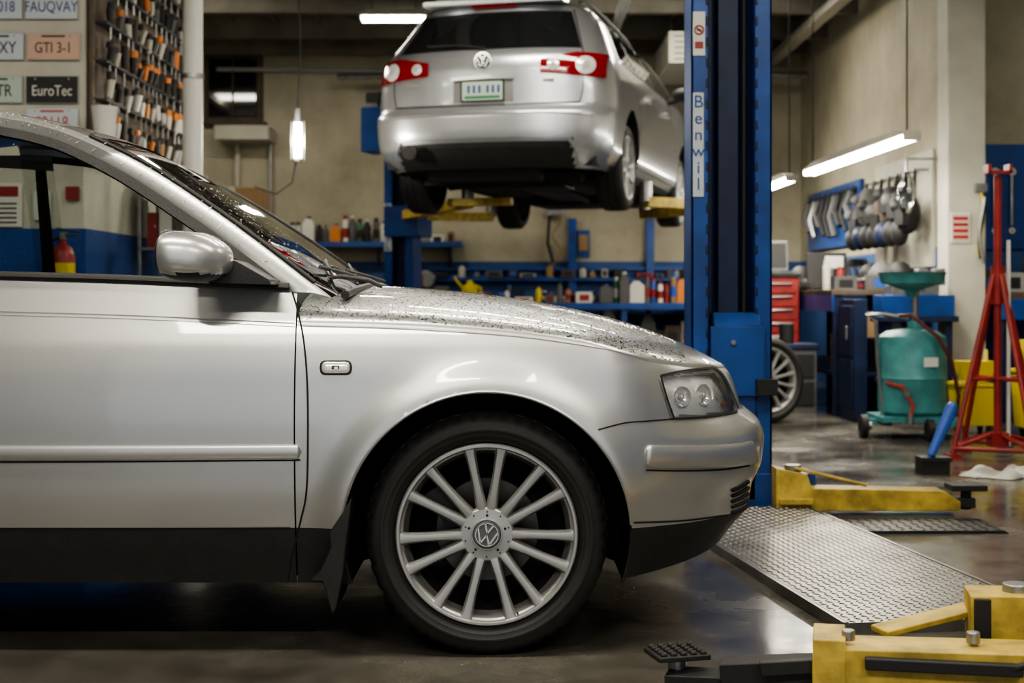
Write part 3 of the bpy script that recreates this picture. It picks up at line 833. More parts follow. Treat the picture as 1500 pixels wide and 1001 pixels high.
def beam(p,q,w,h,m,taper=1.0):
    p=Vector(p);q=Vector(q);d=(q-p);L=d.length;d.normalize();s=Vector((-d.y,d.x,0)).normalized(); u=d.cross(s)
    if u.z<0:u=-u
    vs=[]
    for c,k in((p,taper),(q,1)):
        for a,e in((-1,-1),(1,-1),(1,1),(-1,1)): vs.append(c+s*(a*w*k/2)+u*(e*h*k/2))
    b.add(vs,[(0,1,2,3)[::-1],(4,5,6,7),(0,1,5,4),(1,2,6,5),(2,3,7,6),(3,0,4,7)],m)
beam((.34,3.10,.085),(.80,2.97,.10),.085,.07,black)
beam((.45,3.05,.125),(.74,2.98,.155),.075,.06,black)
beam((.52,2.98,.155),(.72,2.94,.178),.02,.03,blackpl)
beam((.65,2.99,.135),(1.42,2.84,.150),.13,.15,yellow)
beam((.635,3.00,.150),(.70,2.985,.150),.15,.16,yellow)
beam((.72,2.90,.188),(1.02,2.84,.188),.024,.024,black)
b.cyl((.70,2.96,.22),(.70,2.96,.242),.014,steel); b.cyl((.95,2.93,.22),(.95,2.93,.245),.014,steel); b.tube([(1.0,2.84,.19),(1.03,2.83,.205),(1.06,2.83,.18)],.009,black)
beam((.80,3.10,.205),(1.15,3.20,.262),.07,.014,yellow)
beam((1.00,3.12,.235),(1.32,3.06,.245),.12,.11,yellow)
beam((.995,3.065,.235),(1.03,3.06,.235),.02,.10,black)
b.cyl((1.10,3.10,.05),(1.10,3.10,.31),.03,steel)
b.b2(1.33,1.58,2.75,2.95,.02,.3,blue)
b.done('arm_near',lift,bevel=.004)

def dplate(name,c,w,l,ang,z0,thick,m,pitch=.032):
    M=Matrix.Translation((c[0],c[1],0))@Matrix.Rotation(ang,4,'Z'); b=MB(M)
    b.prism_y([(-w/2-.02,z0),(-w/2,z0+thick),(w/2,z0+thick),(w/2+.02,z0)],-l/2,l/2,m)
    ni=int(w/pitch);nj=int(l/pitch); z=z0+thick
    for i in range(ni):
        for j in range(nj):
            x=-w/2+(i+.5)*w/ni; y=-l/2+(j+.5)*l/nj; a=pi/4 if (i+j)%2 else -pi/4; L=pitch*.44;W=pitch*.13
            ca,sa=math.cos(a),math.sin(a); pts=[(L,0,0),(0,W,0),(-L,0,0),(0,-W,0)]
            vs=[(x+p*ca-q*sa,y+p*sa+q*ca,z) for p,q,_ in pts]+[(x+L*.5*ca,y+L*.5*sa,z+.003),(x-L*.5*ca,y-L*.5*sa,z+.003)]
            b.add(vs,[(0,1,4),(1,2,5,4),(2,3,5),(3,0,4,5)],m)
    if thick>.02:
        for s in(-1,1): b.b2(s*(w/2+.012)-.006,s*(w/2+.012)+.006,-l/2,l/2,z0,z0+thick+.002,m)
    return b.done(name,smooth=False)
plm=mat('tread_plate',(.27,.26,.24),.34,.8,var=.35,vscale=5)
plmd=mat('tread_plate_dark',(.03,.03,.03),.45,.5)
dplate('tread_plate_ramp',(1.085,5.0),.62,2.1,sl_,0,.034,plm,.027)
dplate('floor_grating',(1.62,5.72),.62,.30,0,0,.012,plmd,.04)

# wagon lift
lift2=empty('two_post_lift')
b=MB(Matrix.Translation((-1.02,12.75,0))@Matrix.Rotation(math.radians(-15),4,'Z'))
cpost(b,Matrix.Identity(4),2.95,w=.27,d=.25)
b.b2(-.35,-.15,-.02,.3,2.22,2.62,blue); b.b2(-.31,-.18,.0,.2,2.66,2.76,black); b.b2(-.33,-.2,0,.25,2.62,2.66,steel)
b.b2(-.10,.22,-.1,.3,1.45,1.72,blue)
b.done('post_left',lift2,bevel=.004)
b=MB(Matrix.Translation((1.80,11.45,0))@Matrix.Rotation(math.radians(-15),4,'Z')); cpost(b,Matrix.Identity(4),3.3,w=.27,d=.25); b.b2(-.22,.10,-.1,.3,1.45,1.72,blue); b.done('post_right',lift2,bevel=.004)
b=MB()
for p,q in (((-.95,12.7,1.64),(-.35,11.3,1.66)),((-.9,12.8,1.64),(-.2,13.4,1.66)),((1.75,11.45,1.64),(1.05,11.15,1.66)),((1.75,11.5,1.64),(1.2,12.9,1.66))):
    beam(p,q,.10,.08,yellow); b.cyl((q[0],q[1],q[2]),(q[0],q[1],1.82),.05,steel)
beam((-.50,11.25,1.66),(.0,11.1,1.66),.08,.06,yellow)
b.done('lift_arms',lift2,bevel=.005)
b=MB(Matrix.Translation((-1.02,12.75,0))@Matrix.Rotation(math.radians(-15),4,'Z')); b.b2(-.13,-.06,-.008,-.002,1.32,1.75,pwhite); b.done('post_labels',lift2)
text('B\nE\nN\nW\nI\nL',(-1.115,12.765,1.535),.085,blue,lift2,rot=(pi/2,0,math.radians(-15)),name='post_lettering',ls=.82)

# ============================================================ LEFT: plates & tool rack
def plate(px,py,txt,bg,fg,w=75,h=38):
    y=8.478; x,z=bp(px,py,y); k=y/FL
    e=MB(); e.prism_y([(x-w/2*k,z-h/2*k),(x+w/2*k,z-h/2*k),(x+w/2*k,z+h/2*k),(x-w/2*k,z+h/2*k)],y,y+.006,bg)
    e.prism_y([(x-w/2*k-.005,z-h/2*k-.005),(x+w/2*k+.005,z-h/2*k-.005),(x+w/2*k+.005,z+h/2*k+.005),(x-w/2*k-.005,z+h/2*k+.005)],y+.006,y+.012,greyl)
    for s in(-1,1): e.cyl((x+s*.1,y-.003,z+h/2*k-.014),(x+s*.1,y,z+h/2*k-.014),.006,steel,n=8)
    if bg is not black: e.b2(x-.07,x+.07,y-.001,y,z+h/2*k-.022,z+h/2*k-.010,fg)
    o=e.done('license_plate'); text(txt,(x,y-.002,z-.010),.102 if len(txt)<7 else .09,fg,o,sx=.78)
for a in [(75,8,'FAUQVAY',pwhite,navy),(-6,8,'813 018',pwhite,navy),(78,68,'GTI 3-1',peach,ink),(-4,68,'MMXY',pwhite,ink),(76,131,'EuroTec',black,white),(-6,131,'3 STR',greenpl,ink),(76,178,'82118',pwhite,rink),(-85,68,'VW 96',pwhite,navy),(-85,131,'K7 2LM',peach,ink),(75,-52,'QFX 221',greenpl,ink)]: plate(*a)
# tool rack on partition side
b=MB()
b.b2(-2.545,-2.52,8.55,11.3,1.72,3.5,wood)
for r in range(7):
    z=1.88+r*.235
    b.b2(-2.52,-2.45,8.6,11.2,z-.008,z+.008,black)
    y=8.66+random.uniform(0,.08)
    while y<11.1:
        L=random.uniform(.13,.20); zo=z+random.uniform(-.02,.03)
        m=random.choice((black,black,black,grey,orange,black,cream) if r>1 else (white,black,greyl,cream,orange,cardb)); rr=random.uniform(.018,.028)
        b.cyl((-2.46,y,zo),(-2.46+random.uniform(-.01,.03),y,zo+L*.55),rr*.8,m,r1=rr,n=8); b.cyl((-2.46,y,zo+L*.55),(-2.455,y,zo+L*.8),rr,orange if random.random()<.3 else black,n=8)
        b.cyl((-2.46,y,zo-random.uniform(.06,.12)),(-2.46,y,zo),.006,steel,n=6); y+=random.uniform(.10,.22)
b.done('screwdriver_rack')
b=MB(); x,z=bp(158,208,8.45); b.lathe((x,8.38,z),(0,0,1),[(0,0),(.055,0),(.075,.19),(.078,.2),(.072,.2),(.05,.01),(0,.01)],white,n=24); b.b2(x-.12,x+.1,8.28,8.485,z-.02,z,wood)
b.b2(x-.1,x-.08,8.44,8.485,z-.14,z-.02,steel); b.done('paper_cup_holder')
b=MB(); b.cyl((-2.02,9.0,0),(-2.02,9.0,3.58),.062,white,n=28); b.cyl((-2.02,9,0),(-2.02,9,.03),.13,steel); b.cyl((-2.02,9,3.55),(-2.02,9,3.58),.13,cream)
b.cyl((-2.02,9,2.3),(-2.02,9,2.33),.07,steel); b.done('support_pipe_column')
b=MB()
for z in(.3,.8,1.25,1.62): b.b2(-2.5,-1.95,9.5,10.0,z-.02,z,steel)
for x in(-2.5,-1.97):
    for y in(9.5,9.98): b.b2(x,x+.02,y,y+.02,0,1.65,steel)
for z in(.3,.8,1.25,1.62):
    x=-2.45
    while x<-2.12:
        w=random.uniform(.06,.12); h=random.uniform(.06,.18) if z>1.5 else random.uniform(.1,.3); m=random.choice((red,cardb,black,grey,white,black)); b.b2(x,x+w,9.55,9.9,z,z+h,m); x+=w+.01
b.done('parts_shelf',bevel=.003)
b=MB(); b.b2(-2.5,-2.02,11.5,11.9,1.55,1.80,cardb); b.b2(-2.3,-2.24,11.495,11.9,1.55,1.802,cream); b.b2(-2.52,-2.0,11.4,12,.0,1.55,grey); b.b2(-2.49,-2.03,11.39,11.4,.1,1.5,blued); b.cyl((-2.08,11.37,.8),(-2.08,11.37,.9),.01,steel); b.done('storage_cabinet',bevel=.004)
def extinguisher(x,y,z):
    b=MB(); b.lathe((x,y,z),(0,0,1),[(0,0),(.06,0),(.068,.01),(.068,.30),(.05,.35),(.02,.37),(.02,.40),(0,.40)],red,n=24)
    b.box((x,y,z+.42),(.03,.03,.04),steel); b.box((x+.03,y,z+.45),(.13,.025,.012),black,ry=.2); b.box((x+.03,y,z+.42),(.11,.025,.012),black); b.tube([(x-.02,y,z+.41),(x-.09,y,z+.38),(x-.10,y,z+.2),(x-.08,y,z+.08)],.012,black)
    b.lathe((x,y,z),(0,0,1),[(.0692,.14),(.0692,.26)],yelp,n=24); b.b2(x-.03,x+.03,y+.06,y+.15,z+.1,z+.3,steel); b.done('fire_extinguisher')
extinguisher(-2.63,8.33,.86)
b=MB(); b.b2(-3.12,-2.92,8.47,8.487,1.34,1.6,white); b.b2(-3.1,-2.94,8.465,8.47,1.52,1.58,red); b.b2(-2.85,-2.75,8.47,8.487,1.38,1.55,white);b.b2(-2.66,-2.58,8.47,8.487,1.5,1.58,red)
for k in range(5): b.b2(-3.09,-2.95,8.467,8.47,1.36+k*.028,1.37+k*.028,ink)
b.done('notice_papers')

# ============================================================ BACK WALL
b=MB(); b.b2(-3.45,-2.8,15.93,16,2.86,3.62,wood); b.b2(-3.39,-2.86,15.90,15.93,2.92,3.56,darkglass); b.b2(-3.13,-3.11,15.88,15.93,2.92,3.56,wood); b.b2(-3.5,-2.75,15.86,16,2.82,2.86,wood); b.done('window_1',bevel=.005)
b=MB(); b.b2(-3.25,-2.65,15.5,15.99,2.62,2.78,cream); b.b2(-3.1,-3.05,15.9,15.99,1.4,2.62,cream); b.cyl((-2.7,15.9,1.3),(-2.7,15.9,2.62),.02,steel); b.done('air_duct',bevel=.01)
def bottle(b,x,y,z,r,h,m,cm):
    b.lathe((x,y,z),(0,0,1),[(0,0),(r*.95,0),(r,.01),(r,h*.68),(r*.75,h*.78),(r*.32,h*.86),(r*.3,h*.92)],m,n=12); b.cyl((x,y,z+h*.9),(x,y,z+h),r*.36,cm,n=10)
def can(b,x,y,z,r,h,m,cm):
    b.lathe((x,y,z),(0,0,1),[(0,0),(r,0),(r,h*.8),(r*.8,h*.86)],m,n=12); b.cyl((x,y,z+h*.84),(x,y,z+h),r*.72,cm,n=10); b.lathe((x,y,z),(0,0,1),[(r*1.01,h*.2),(r*1.01,h*.55)],cm,n=12)
def jug(b,x,y,z,w,h,m,cm):
    b.b2(x-w/2,x+w/2,y-.07,y+.07,z,z+h*.72,m); b.prism_y([(x-w/2,z+h*.72),(x+w/2,z+h*.72),(x+w*.15,z+h*.92),(x-w*.2,z+h*.92)],y-.05,y+.05,m); b.cyl((x,y,z+h*.9),(x,y,z+h),.025,cm,n=10)
PAL=(white,white,white,red,black,black,bluep,yelp,greyl,orange,grey,cream,cardb,green,grey)
DRK=(black,black,grey,grey,greyl,blued,steel,cardb,red,wood,cream)
def row(name,x0,x1,y,z,dense=1,hs=(.14,.3),kinds=(0,1,2),pal=PAL,dy=.05):
    b=MB(); x=x0
    while x<x1:
        k=random.choice(kinds); m=random.choice(pal); cm=random.choice((black,red,white,bluep,black)); h=random.uniform(*hs); yy=y+random.uniform(-dy,dy)
        if k==0: w=random.uniform(.06,.09); bottle(b,x+w/2,yy,z,w/2,h,m,cm)
        elif k==1: w=random.uniform(.1,.16); jug(b,x+w/2,y,z,w,h,m,cm)
        elif k==3: w=random.uniform(.055,.07); can(b,x+w/2,yy,z,w/2,h,m,cm)
        else:
            w=random.uniform(.07,.2); b.b2(x,x+w,y-.08,y+.08,z,z+h*.6,m); b.b2(x+w*.2,x+w*.8,y-.083,y-.08,z+h*.1,z+h*.45,cm)
        x+=w+random.uniform(.0,.05)/dense
    return b.done(name)
b=MB(); b.b2(-2.6,-.55,15.62,15.99,1.47,1.495,blue); b.b2(-2.6,-.55,15.61,15.62,1.455,1.51,blue)
for x in(-2.4,-1.5,-.7): b.prism_x([(15.99,1.47),(15.66,1.47),(15.99,1.25)],x,x+.03,steel)
b.done('bottle_shelf')
row('shelf_bottles',-2.55,-1.08,15.75,1.496,dense=2,hs=(.2,.32),kinds=(0,3,3,1)); row('shelf_small_parts',-.90,-.65,15.8,1.496,hs=(.12,.22),kinds=(2,))
b=MB(); b.b2(-2.5,2.9,15.2,15.85,.80,.84,wood); b.b2(-2.5,2.9,15.19,15.2,.77,.84,blue); b.b2(-2.5,2.9,15.3,15.82,.25,.28,blued)
for x in(-2.45,-1.2,0,1.2,2.4,2.85): b.b2(x-.03,x+.03,15.22,15.28,0,.8,blue); b.b2(x-.03,x+.03,15.78,15.84,0,.8,blue)
b.done('workbench',bevel=.003)
b=MB()
b.b2(-1.1,2.6,15.86,15.99,1.08,1.12,blue); b.b2(-1.1,2.6,15.94,15.99,1.2,1.24,blue)
for x in(-1.1,.63,1.5): b.b2(x,x+.09,15.9,15.99,.86,1.78 if x>0 else 1.24,blue)
b.done('bench_back_rail',bevel=.003)
row('bench_bottles',.95,2.3,15.40,.842,dense=3,hs=(.2,.34),kinds=(0,1,3,3,1)); row('bench_cans',-.3,.85,15.42,.842,dense=.7,hs=(.1,.24),kinds=(2,0,3)); row('bench_supplies',-.5,2.4,15.68,.842,dense=2,hs=(.1,.26),kinds=(2,0,3,2),pal=DRK)
row('bench_tools',-2.4,-1.35,15.5,.842,hs=(.12,.35),kinds=(2,1,0),pal=DRK)
row('undershelf_boxes',-2.3,2.7,15.55,.282,dense=3,hs=(.3,.6),kinds=(2,1),pal=DRK); row('rail_parts',-.9,2.4,15.90,1.122,dense=.4,hs=(.06,.16),kinds=(2,0),pal=DRK,dy=.01)
row('floor_boxes',-2.3,2.7,15.6,0.0,hs=(.2,.33),kinds=(2,),pal=DRK)
b=MB(); x=-.45; b.lathe((x,15.28,.842),(0,0,1),[(0,0),(.09,0),(.095,.02),(.09,.16),(.04,.21),(.03,.24),(0,.24)],yelp,n=18); b.tube([(x-.06,15.28,.98),(x-.14,15.28,1.07),(x-.17,15.28,1.12)],.014,yelp); b.tube([(x+.05,15.28,1.03),(x+.12,15.28,1.0),(x+.1,15.28,.9)],.012,yelp); b.done('oil_can')
b=MB(); b.tube([(.5+.05*math.sin(t*.9),15.9,1.85-.05*t) for t in range(13)],.012,cardb); b.tube([(.42,15.9,1.8),(.40,15.9,1.5),(.46,15.9,1.28)],.018,black); b.b2(.38,.58,15.88,15.99,1.82,1.88,steel); b.done('air_hose')
b=MB(); b.b2(.73,.87,15.95,15.995,1.35,1.65,blue); b.b2(.75,.85,15.93,15.95,1.42,1.6,cardb); b.done('switch_box')
b=MB(); b.b2(-1.15,-.68,15.3,15.6,.842,1.02,grey); b.cyl((-.92,15.25,1.1),(-.92,15.6,1.1),.09,steel); b.b2(-1.06,-.96,15.2,15.3,.95,1.15,red); b.done('bench_grinder',bevel=.006)
b=MB(); x,z=bp(436,205,10); b.cyl((x,10,z-.13),(x,10,z+.12),.03,lampw,n=16); b.cyl((x,10,z+.12),(x,10,z+.22),.03,grey,r1=.02); b.cyl((x,10,z-.15),(x,10,z-.13),.034,grey)
for k in range(6):
    t=pi/3*k; b.tube([(x+.045*math.cos(t),10+.045*math.sin(t),z-.14),(x+.045*math.cos(t),10+.045*math.sin(t),z+.13)],.003,steel,n=5)
b.tube([(x,10,z+.2),(x+.02,10,z+.7),(x-.02,10,3.6)],.006,black); b.tube([(x-.01,10,z-.15),(x-.04,10,z-.3),(x-.15,10,z-.38),(x-.3,10,z-.33)],.006,black); o=b.done('hanging_work_lamp')
l=bpy.data.lights.new('work_lamp_light','POINT'); l.energy=30; l.color=(1,.93,.78); l.shadow_soft_size=.05; lo=bpy.data.objects.new('work_lamp_light',l); lo.location=(x,9.9,z); sc.collection.objects.link(lo); lo.parent=o

# ============================================================ RIGHT SIDE
def tubelamp(name,p,q,power,ls=lampm,r=.018,hang=3.6,house=True,width=.12,col=(1,.93,.78)):
    p=Vector(p);q=Vector(q);d=(q-p).normalized(); s=Vector((-d.y,d.x,0)); b=MB()
    ang=math.atan2(d.y,d.x)
    c=(p+q)/2;L=(q-p).length
    if house: b.box((c.x,c.y,c.z+.045),(L,width,.05),cream,rz=ang,taper=.8)
    for k in(-1,1): b.cyl(p+s*k*width*.28,q+s*k*width*.28,r,ls,n=10)
    for e in(p+d*.1,q-d*.1): b.cyl((e.x,e.y,e.z+.06),(e.x,e.y,hang),.006,black,n=6)
    for e in(p,q): b.box((e.x,e.y,e.z+.01),(.02,width*.9,.06),cream,rz=ang)
    o=b.done(name)
    l=bpy.data.lights.new(name+'_light','AREA'); l.shape='RECTANGLE'; l.size=L; l.size_y=width; l.energy=power; l.color=col
    lo=bpy.data.objects.new(name+'_light',l); lo.location=(c.x,c.y,c.z-.03); lo.rotation_euler=(0,0,ang); sc.collection.objects.link(lo); lo.parent=o
    return o
tubelamp('bench_tube_lamp',(2.53,9.0,1.93),(2.45,11.7,1.93),50,ls=lampb)
tubelamp('bench_tube_lamp',(2.42,12.3,1.93),(2.38,14.7,1.93),35,ls=lampb)
tubelamp('ceiling_tube_lamp',(-1.38,13.0,3.45),(-.78,13.0,3.45),25,width=.2)
for x,y,p in ((-1.2,2.9,76),(1.6,3.1,58),(-1.2,-.8,112),(1.6,-.8,92),(-3.6,5.6,50),(.0,6.6,50),(3.4,6.4,55),(-3.2,12.6,52),(1.6,12.6,45),(.2,9.0,42)):
    tubelamp('ceiling_tube_lamp',(x-.9,y,3.6),(x+.9,y,3.6),p,hang=3.79,width=.3)
b=MB(); b.b2(2.45,3.2,10.9,14.2,.93,.97,wood); b.b2(2.5,3.2,10.95,14.2,.3,.33,blued)
for x in(2.5,3.15):
    for y in(10.95,12.5,14.1): b.b2(x-.03,x+.03,y-.03,y+.03,0,.93,blued)
b.b2(2.45,2.47,10.9,14.2,.8,.93,blue)
b.done('side_workbench',bevel=.003)
row('side_bench_boxes',2.56,3.05,11.35,.332,hs=(.3,.5),kinds=(2,1),pal=DRK); row('side_bench_supplies',2.5,2.85,11.1,.972,hs=(.08,.2),kinds=(2,3,0),pal=DRK); row('side_bench_supplies',2.5,2.80,11.40,.972,hs=(.15,.3),kinds=(2,3,0),pal=DRK)
b=MB()
b.box((2.72,11.05,.70),(.36,.2,.2),cardb,rz=.1); b.b2(2.54,3.1,10.96,11.14,.585,.6,blued); b.box((2.70,11.04,.66),(.03,.21,.21),cream,rz=.1); b.done('cardboard_box',bevel=.004)
b=MB(); b.b2(2.62,3.14,10.08,10.33,.78,.93,blue); b.b2(2.6,3.16,10.05,10.34,.74,.78,blued); b.b2(2.65,2.70,10.1,10.3,0,.74,blued); b.b2(3.08,3.13,10.1,10.3,0,.74,blued); b.b2(2.62,3.13,10.1,10.3,.3,.33,blued)
b.b2(2.75,3.05,10.12,10.3,.33,.6,grey); b.b2(2.7,2.86,10.1,10.3,.93,1.0,steel); b.b2(2.72,2.84,10.12,10.28,1.0,1.03,black); b.done('parts_washer',bevel=.004)
b=MB(); x,y,z=2.99,10.18,1.0; b.b2(x-.05,x+.05,y-.07,y+.07,.931,1.0,steel); b.b2(x-.10,x-.02,y-.05,y+.05,z,z+.12,steel); b.b2(x+.02,x+.10,y-.05,y+.05,z,z+.12,steel); b.cyl((x-.1,y,z+.06),(x-.24,y,z+.06),.015,steel); b.cyl((x-.22,y-.06,z+.06),(x-.22,y+.06,z+.06),.008,steel); b.done('bench_vise',bevel=.005)
b=MB(); b.b2(2.02,2.42,12.0,12.6,.12,1.08,red)
for k in range(8): 
    z=.16+k*.112; b.b2(2.035,2.405,11.985,12.0,z,z+.1,red); b.cyl((2.08,11.97,z+.08),(2.36,11.97,z+.08),.009,steel,n=8)
b.b2(2.0,2.44,11.98,12.62,1.08,1.11,black)
for x in(2.07,2.37):
    for y in(12.05,12.55): b.cyl((x-.02,y,.05),(x+.02,y,.05),.05,black)
b.b2(2.05,2.39,12.02,12.58,.08,.12,steel); b.done('red_tool_chest',bevel=.004)
b=MB(); b.box((2.22,12.2,1.121),(.34,.24,.02),grey); b.box((2.22,12.33,1.27),(.34,.015,.26),greyl,rx=-.15); b.box((2.22,12.32,1.27),(.31,.012,.22),ink,rx=-.15); b.b2(2.10,2.34,12.4,12.6,1.11,1.35,white); b.done('laptop',bevel=.004)
b=MB(); b.box((2.66,11.9,.986),(.34,.22,.03),black); b.box((2.66,12.02,1.15),(.34,.02,.28),black,rx=-.2); b.b2(2.60,2.75,11.80,11.82,1.15,1.25,white); b.cyl((2.66,11.81,.97),(2.66,11.81,1.15),.01,steel); b.done('diagnostic_computer',bevel=.004)
b=MB(); b.b2(3.205,3.245,13.1,15.4,1.4,2.0,blue); 
for k in range(9):
    y=13.25+k*.235; m=random.choice((black,black,grey,grey,steel)); h=random.uniform(.2,.4); b.tube([(3.17,y,1.9),(3.13,y+.05,1.9-h*.5),(3.16,y-.03,1.9-h)],random.uniform(.02,.045),m); b.cyl((3.18,y,1.9),(3.205,y,1.93),.03,black)
b.done('tool_board')
b=MB(); b.b2(3.22,3.245,10.9,12.6,1.15,2.05,cream)
for k in range(7):
    y=11.0+k*.25; b.cyl((3.12,y,1.9),(3.22,y,1.9),.01,steel)
    m=(black,black,black,wood,black,grey,black)[k]; h=random.uniform(1.0,1.5); zz=1.62+.06*(k%3)-.06
    b.ball((3.06,y,zz),.12,m,sx=.8,sy=1.0,sz=h); b.tube([(3.1,y-.05,zz+.1),(3.12,y,1.9),(3.1,y+.05,zz+.1)],.012,m); b.ball((3.02,y+.08,1.42),.09,random.choice((black,blued,black)),sx=.8,sy=.9,sz=1.2); b.box((3.0,y-.05,zz-.03),(.06,.10,.12),black,rz=.4); b.ball((2.98,y+.02,zz+.06),.055,random.choice((black,grey)))
b.done('hanging_work_bags')
b=MB()
for k in range(8):
    y=12.25+k*.24; m=random.choice((steel,black,black,grey,black)) 
    b.tube([(3.10,y,1.04),(3.08,y+.03,1.17),(3.04,y+.02,1.22)],.02,m); b.box((3.08,y+.06,1.006),(.14,.16,.07),random.choice((black,grey,steel)),rz=random.uniform(0,1)); b.box((2.99,y+.04,1.21),(.16,.05,.06),m,rz=random.uniform(-.5,.5))
b.done('power_tools',bevel=.004)
b=MB()
for k,(x,y,s) in enumerate(((3.03,11.10,.11),(2.98,11.45,.12),(2.99,11.85,.11),(2.72,12.6,.11),(2.66,13.1,.12))):
    b.lathe((x,y,.971),(0,0,1),[(0,0),(s*.6,0),(s,.02),(s,.09),(s*.85,.15),(s*.55,.20),(s*.25,.22),(0,.225)],(black,grey,black,steel,black)[k],n=18); b.cyl((x-s,y,1.03),(x-s-.03,y,1.06),.02,steel)
b.done('motorcycle_helmets')
b=MB(); b.ball((2.98,10.75,1.70),.085,glassmat('plastic_bag_film',(.8,.82,.82),.9,1.6),sz=2,sx=.8,n=9,k=7); b.cyl((2.98,10.75,1.86),(2.98,10.75,1.96),.012,steel); b.b2(2.97,3.25,10.74,10.76,1.95,1.97,steel); b.done('hanging_plastic_bag')
b=MB(); b.b2(3.19,3.33,10.338,10.349,1.31,1.53,white); b.b2(3.2,3.32,10.336,10.338,1.32,1.52,cream)
for k in range(4): b.b2(3.205,3.315,10.333,10.336,1.34+k*.045,1.365+k*.045,rink)
b.done('warning_sign')
b=MB(); b.b2(3.47,5.2,10.865,10.895,1.28,2.08,blue)
for k in range(12):
    x=3.55+k*.13; b.cyl((x,10.84,1.42+.02*(k%4)),(x,10.84,1.85),.012,steel,n=8); b.lathe((x,10.84,1.87),(0,1,0),[(.012,-.008),(.03,-.008),(.03,.008),(.012,.008)],chrome,n=12); b.lathe((x,10.84,1.42),(0,1,0),[(.01,-.008),(.024,-.008),(.024,.008),(.01,.008)],chrome,n=12); b.cyl((x,10.84,1.80),(x,10.87,1.80),.005,steel,n=6)
b.done('wrench_pegboard')
b=MB(); b.b2(3.5,5.2,10.3,10.85,.9,.95,wood); 
for x in(3.55,5.15):
    for y in (10.35,10.8): b.b2(x-.03,x+.03,y-.03,y+.03,0,.9,blued)
b.b2(3.5,5.2,10.3,10.33,.75,.9,blue); b.done('end_workbench',bevel=.003)
row('end_bench_supplies',3.52,4.6,10.6,.952,hs=(.15,.32),kinds=(2,0,3),pal=DRK)
b=MB(); 
for k in range(3): b.tube([(3.40+.02*math.sin(t*.6+k),10.31-.015*k,1.70-.06*t-.03*k) for t in range(9)],.012,(yelp,black,steel)[k])
b.b2(3.36,3.44,10.29,10.349,1.68,1.74,steel); b.done('air_lines')

# oil drain drum
b=MB(); X,Y=2.63,9.35
b.lathe((X,Y,.14),(0,0,1),[(0,0),(.18,.0),(.215,.03),(.22,.06),(.22,.24),(.225,.25),(.22,.26),(.22,.47),(.213,.52),(.16,.555),(.06,.57),(0,.57)],teal,n=40)
b.cyl((X+.02,Y,.70),(X+.02,Y,.98),.022,steel,n=12); b.cyl((X+.02,Y,.69),(X+.02,Y,.76),.05,teal,n=16)
b.lathe((X+.0,Y,.98),(0,0,1),[(0,-.06),(.03,-.06),(.05,-.02),(.20,.03),(.215,.09),(.225,.10),(.21,.10),(.19,.04),(0,.0)],teal,n=36)
b.tube([(X-.20,Y-.05,.15),(X-.24,Y-.05,.5),(X-.25,Y-.05,.76),(X-.31,Y-.05,.80),(X-.20,Y-.08,.81),(X-.05,Y-.1,.78)],.012,steel)
b.tube([(X-.16,Y+.02,.79),(X-.06,Y-.2,.80),(X+.1,Y-.25,.66),(X+.2,Y-.2,.5),(X+.26,Y-.15,.28),(X+.26,Y-.1,.14)],.013,hosem,n=8)
b.tube([(X-.2,Y-.12,.36),(X-.12,Y-.22,.34),(X-.06,Y-.24,.22),(X-.08,Y-.25,.15)],.013,red,n=8); b.cyl((X-.08,Y-.25,.1),(X-.08,Y-.25,.17),.02,steel)
b.lathe((X-.1,Y-.222,.3),(0,-1,0),[(0,0),(.02,0),(.02,.02),(0,.02)],steel); b.box((X+.06,Y-.219,.5),(.09,.004,.06),white)
b.b2(X-.25,X+.24,Y-.2,Y+.2,.11,.145,teal)
for x,y,r in((X-.31,Y-.05,.075),(X+.06,Y-.27,.07),(X+.22,Y+.1,.05)):
    b.lathe((x-.02,y,r),(1,0,0),[(0,-.02),(r*.5,-.02),(r*.6,-.025),(r,-.02),(r,.02),(r*.6,.025),(r*.5,.02),(0,.02)],rubber,n=24); b.cyl((x-.03,y,r),(x+.03,y,r),r*.35,steel); b.box((x+.06,y+.03,r+.03),(.16,.05,.03),teal)
b.done('waste_oil_drainer')
b=MB(); X,Y=2.80,8.2
b.cyl((X,Y,.1),(X,Y,1.62),.022,red,n=16); b.cyl((X,Y,.88),(X,Y,1.10),.038,red,n=16); b.cyl((X,Y,1.50),(X,Y,1.66),.012,steel); b.box((X,Y,1.64),(.13,.09,.018),red); b.box((X-.06,Y,1.66),(.018,.09,.05),red); b.box((X+.06,Y,1.66),(.018,.09,.05),red)
b.cyl((X+.07,Y+.02,.06),(X+.07,Y+.02,1.25),.011,white)
feet=[]
for k in range(4):
    t=math.radians(200+90*k); f=(X+.31*math.cos(t),Y+.31*math.sin(t)); feet.append(f)
    b.tube([(X+.03*math.cos(t),Y+.03*math.sin(t),1.05),(f[0],f[1],.03)],.016,red,n=8); b.box((f[0],f[1],.015),(.08,.08,.03),red)
    b.tube([(X,Y,.14),(f[0],f[1],.06)],.014,red,n=8); b.tube([(X,Y,.45),(X+.185*math.cos(t),Y+.185*math.sin(t),.45)],.012,red)
for k in range(4): a=feet[k];c=feet[(k+1)%4]; b.tube([(a[0],a[1],.06),(c[0],c[1],.06)],.012,red)
b.box((X,Y,.10),(.1,.1,.08),red)
b.done('red_jack_stand')
b=MB(); X,Y=2.20,7.42
b.b2(X-.08,X+.07,Y-.05,Y+.06,0,.07,black); b.box((X,Y,.08),(.16,.12,.02),black)
b.cyl((X-.02,Y-.02,.10),(X+.10,Y+.02,.34),.022,bluep,r1=.034,n=14); b.ball((X+.10,Y+.02,.345),.03,bluep)
b.cyl((X-.04,Y-.02,.05),(X-.01,Y-.015,.13),.014,bluep); b.done('parts_brush')
b=MB(); g=[]
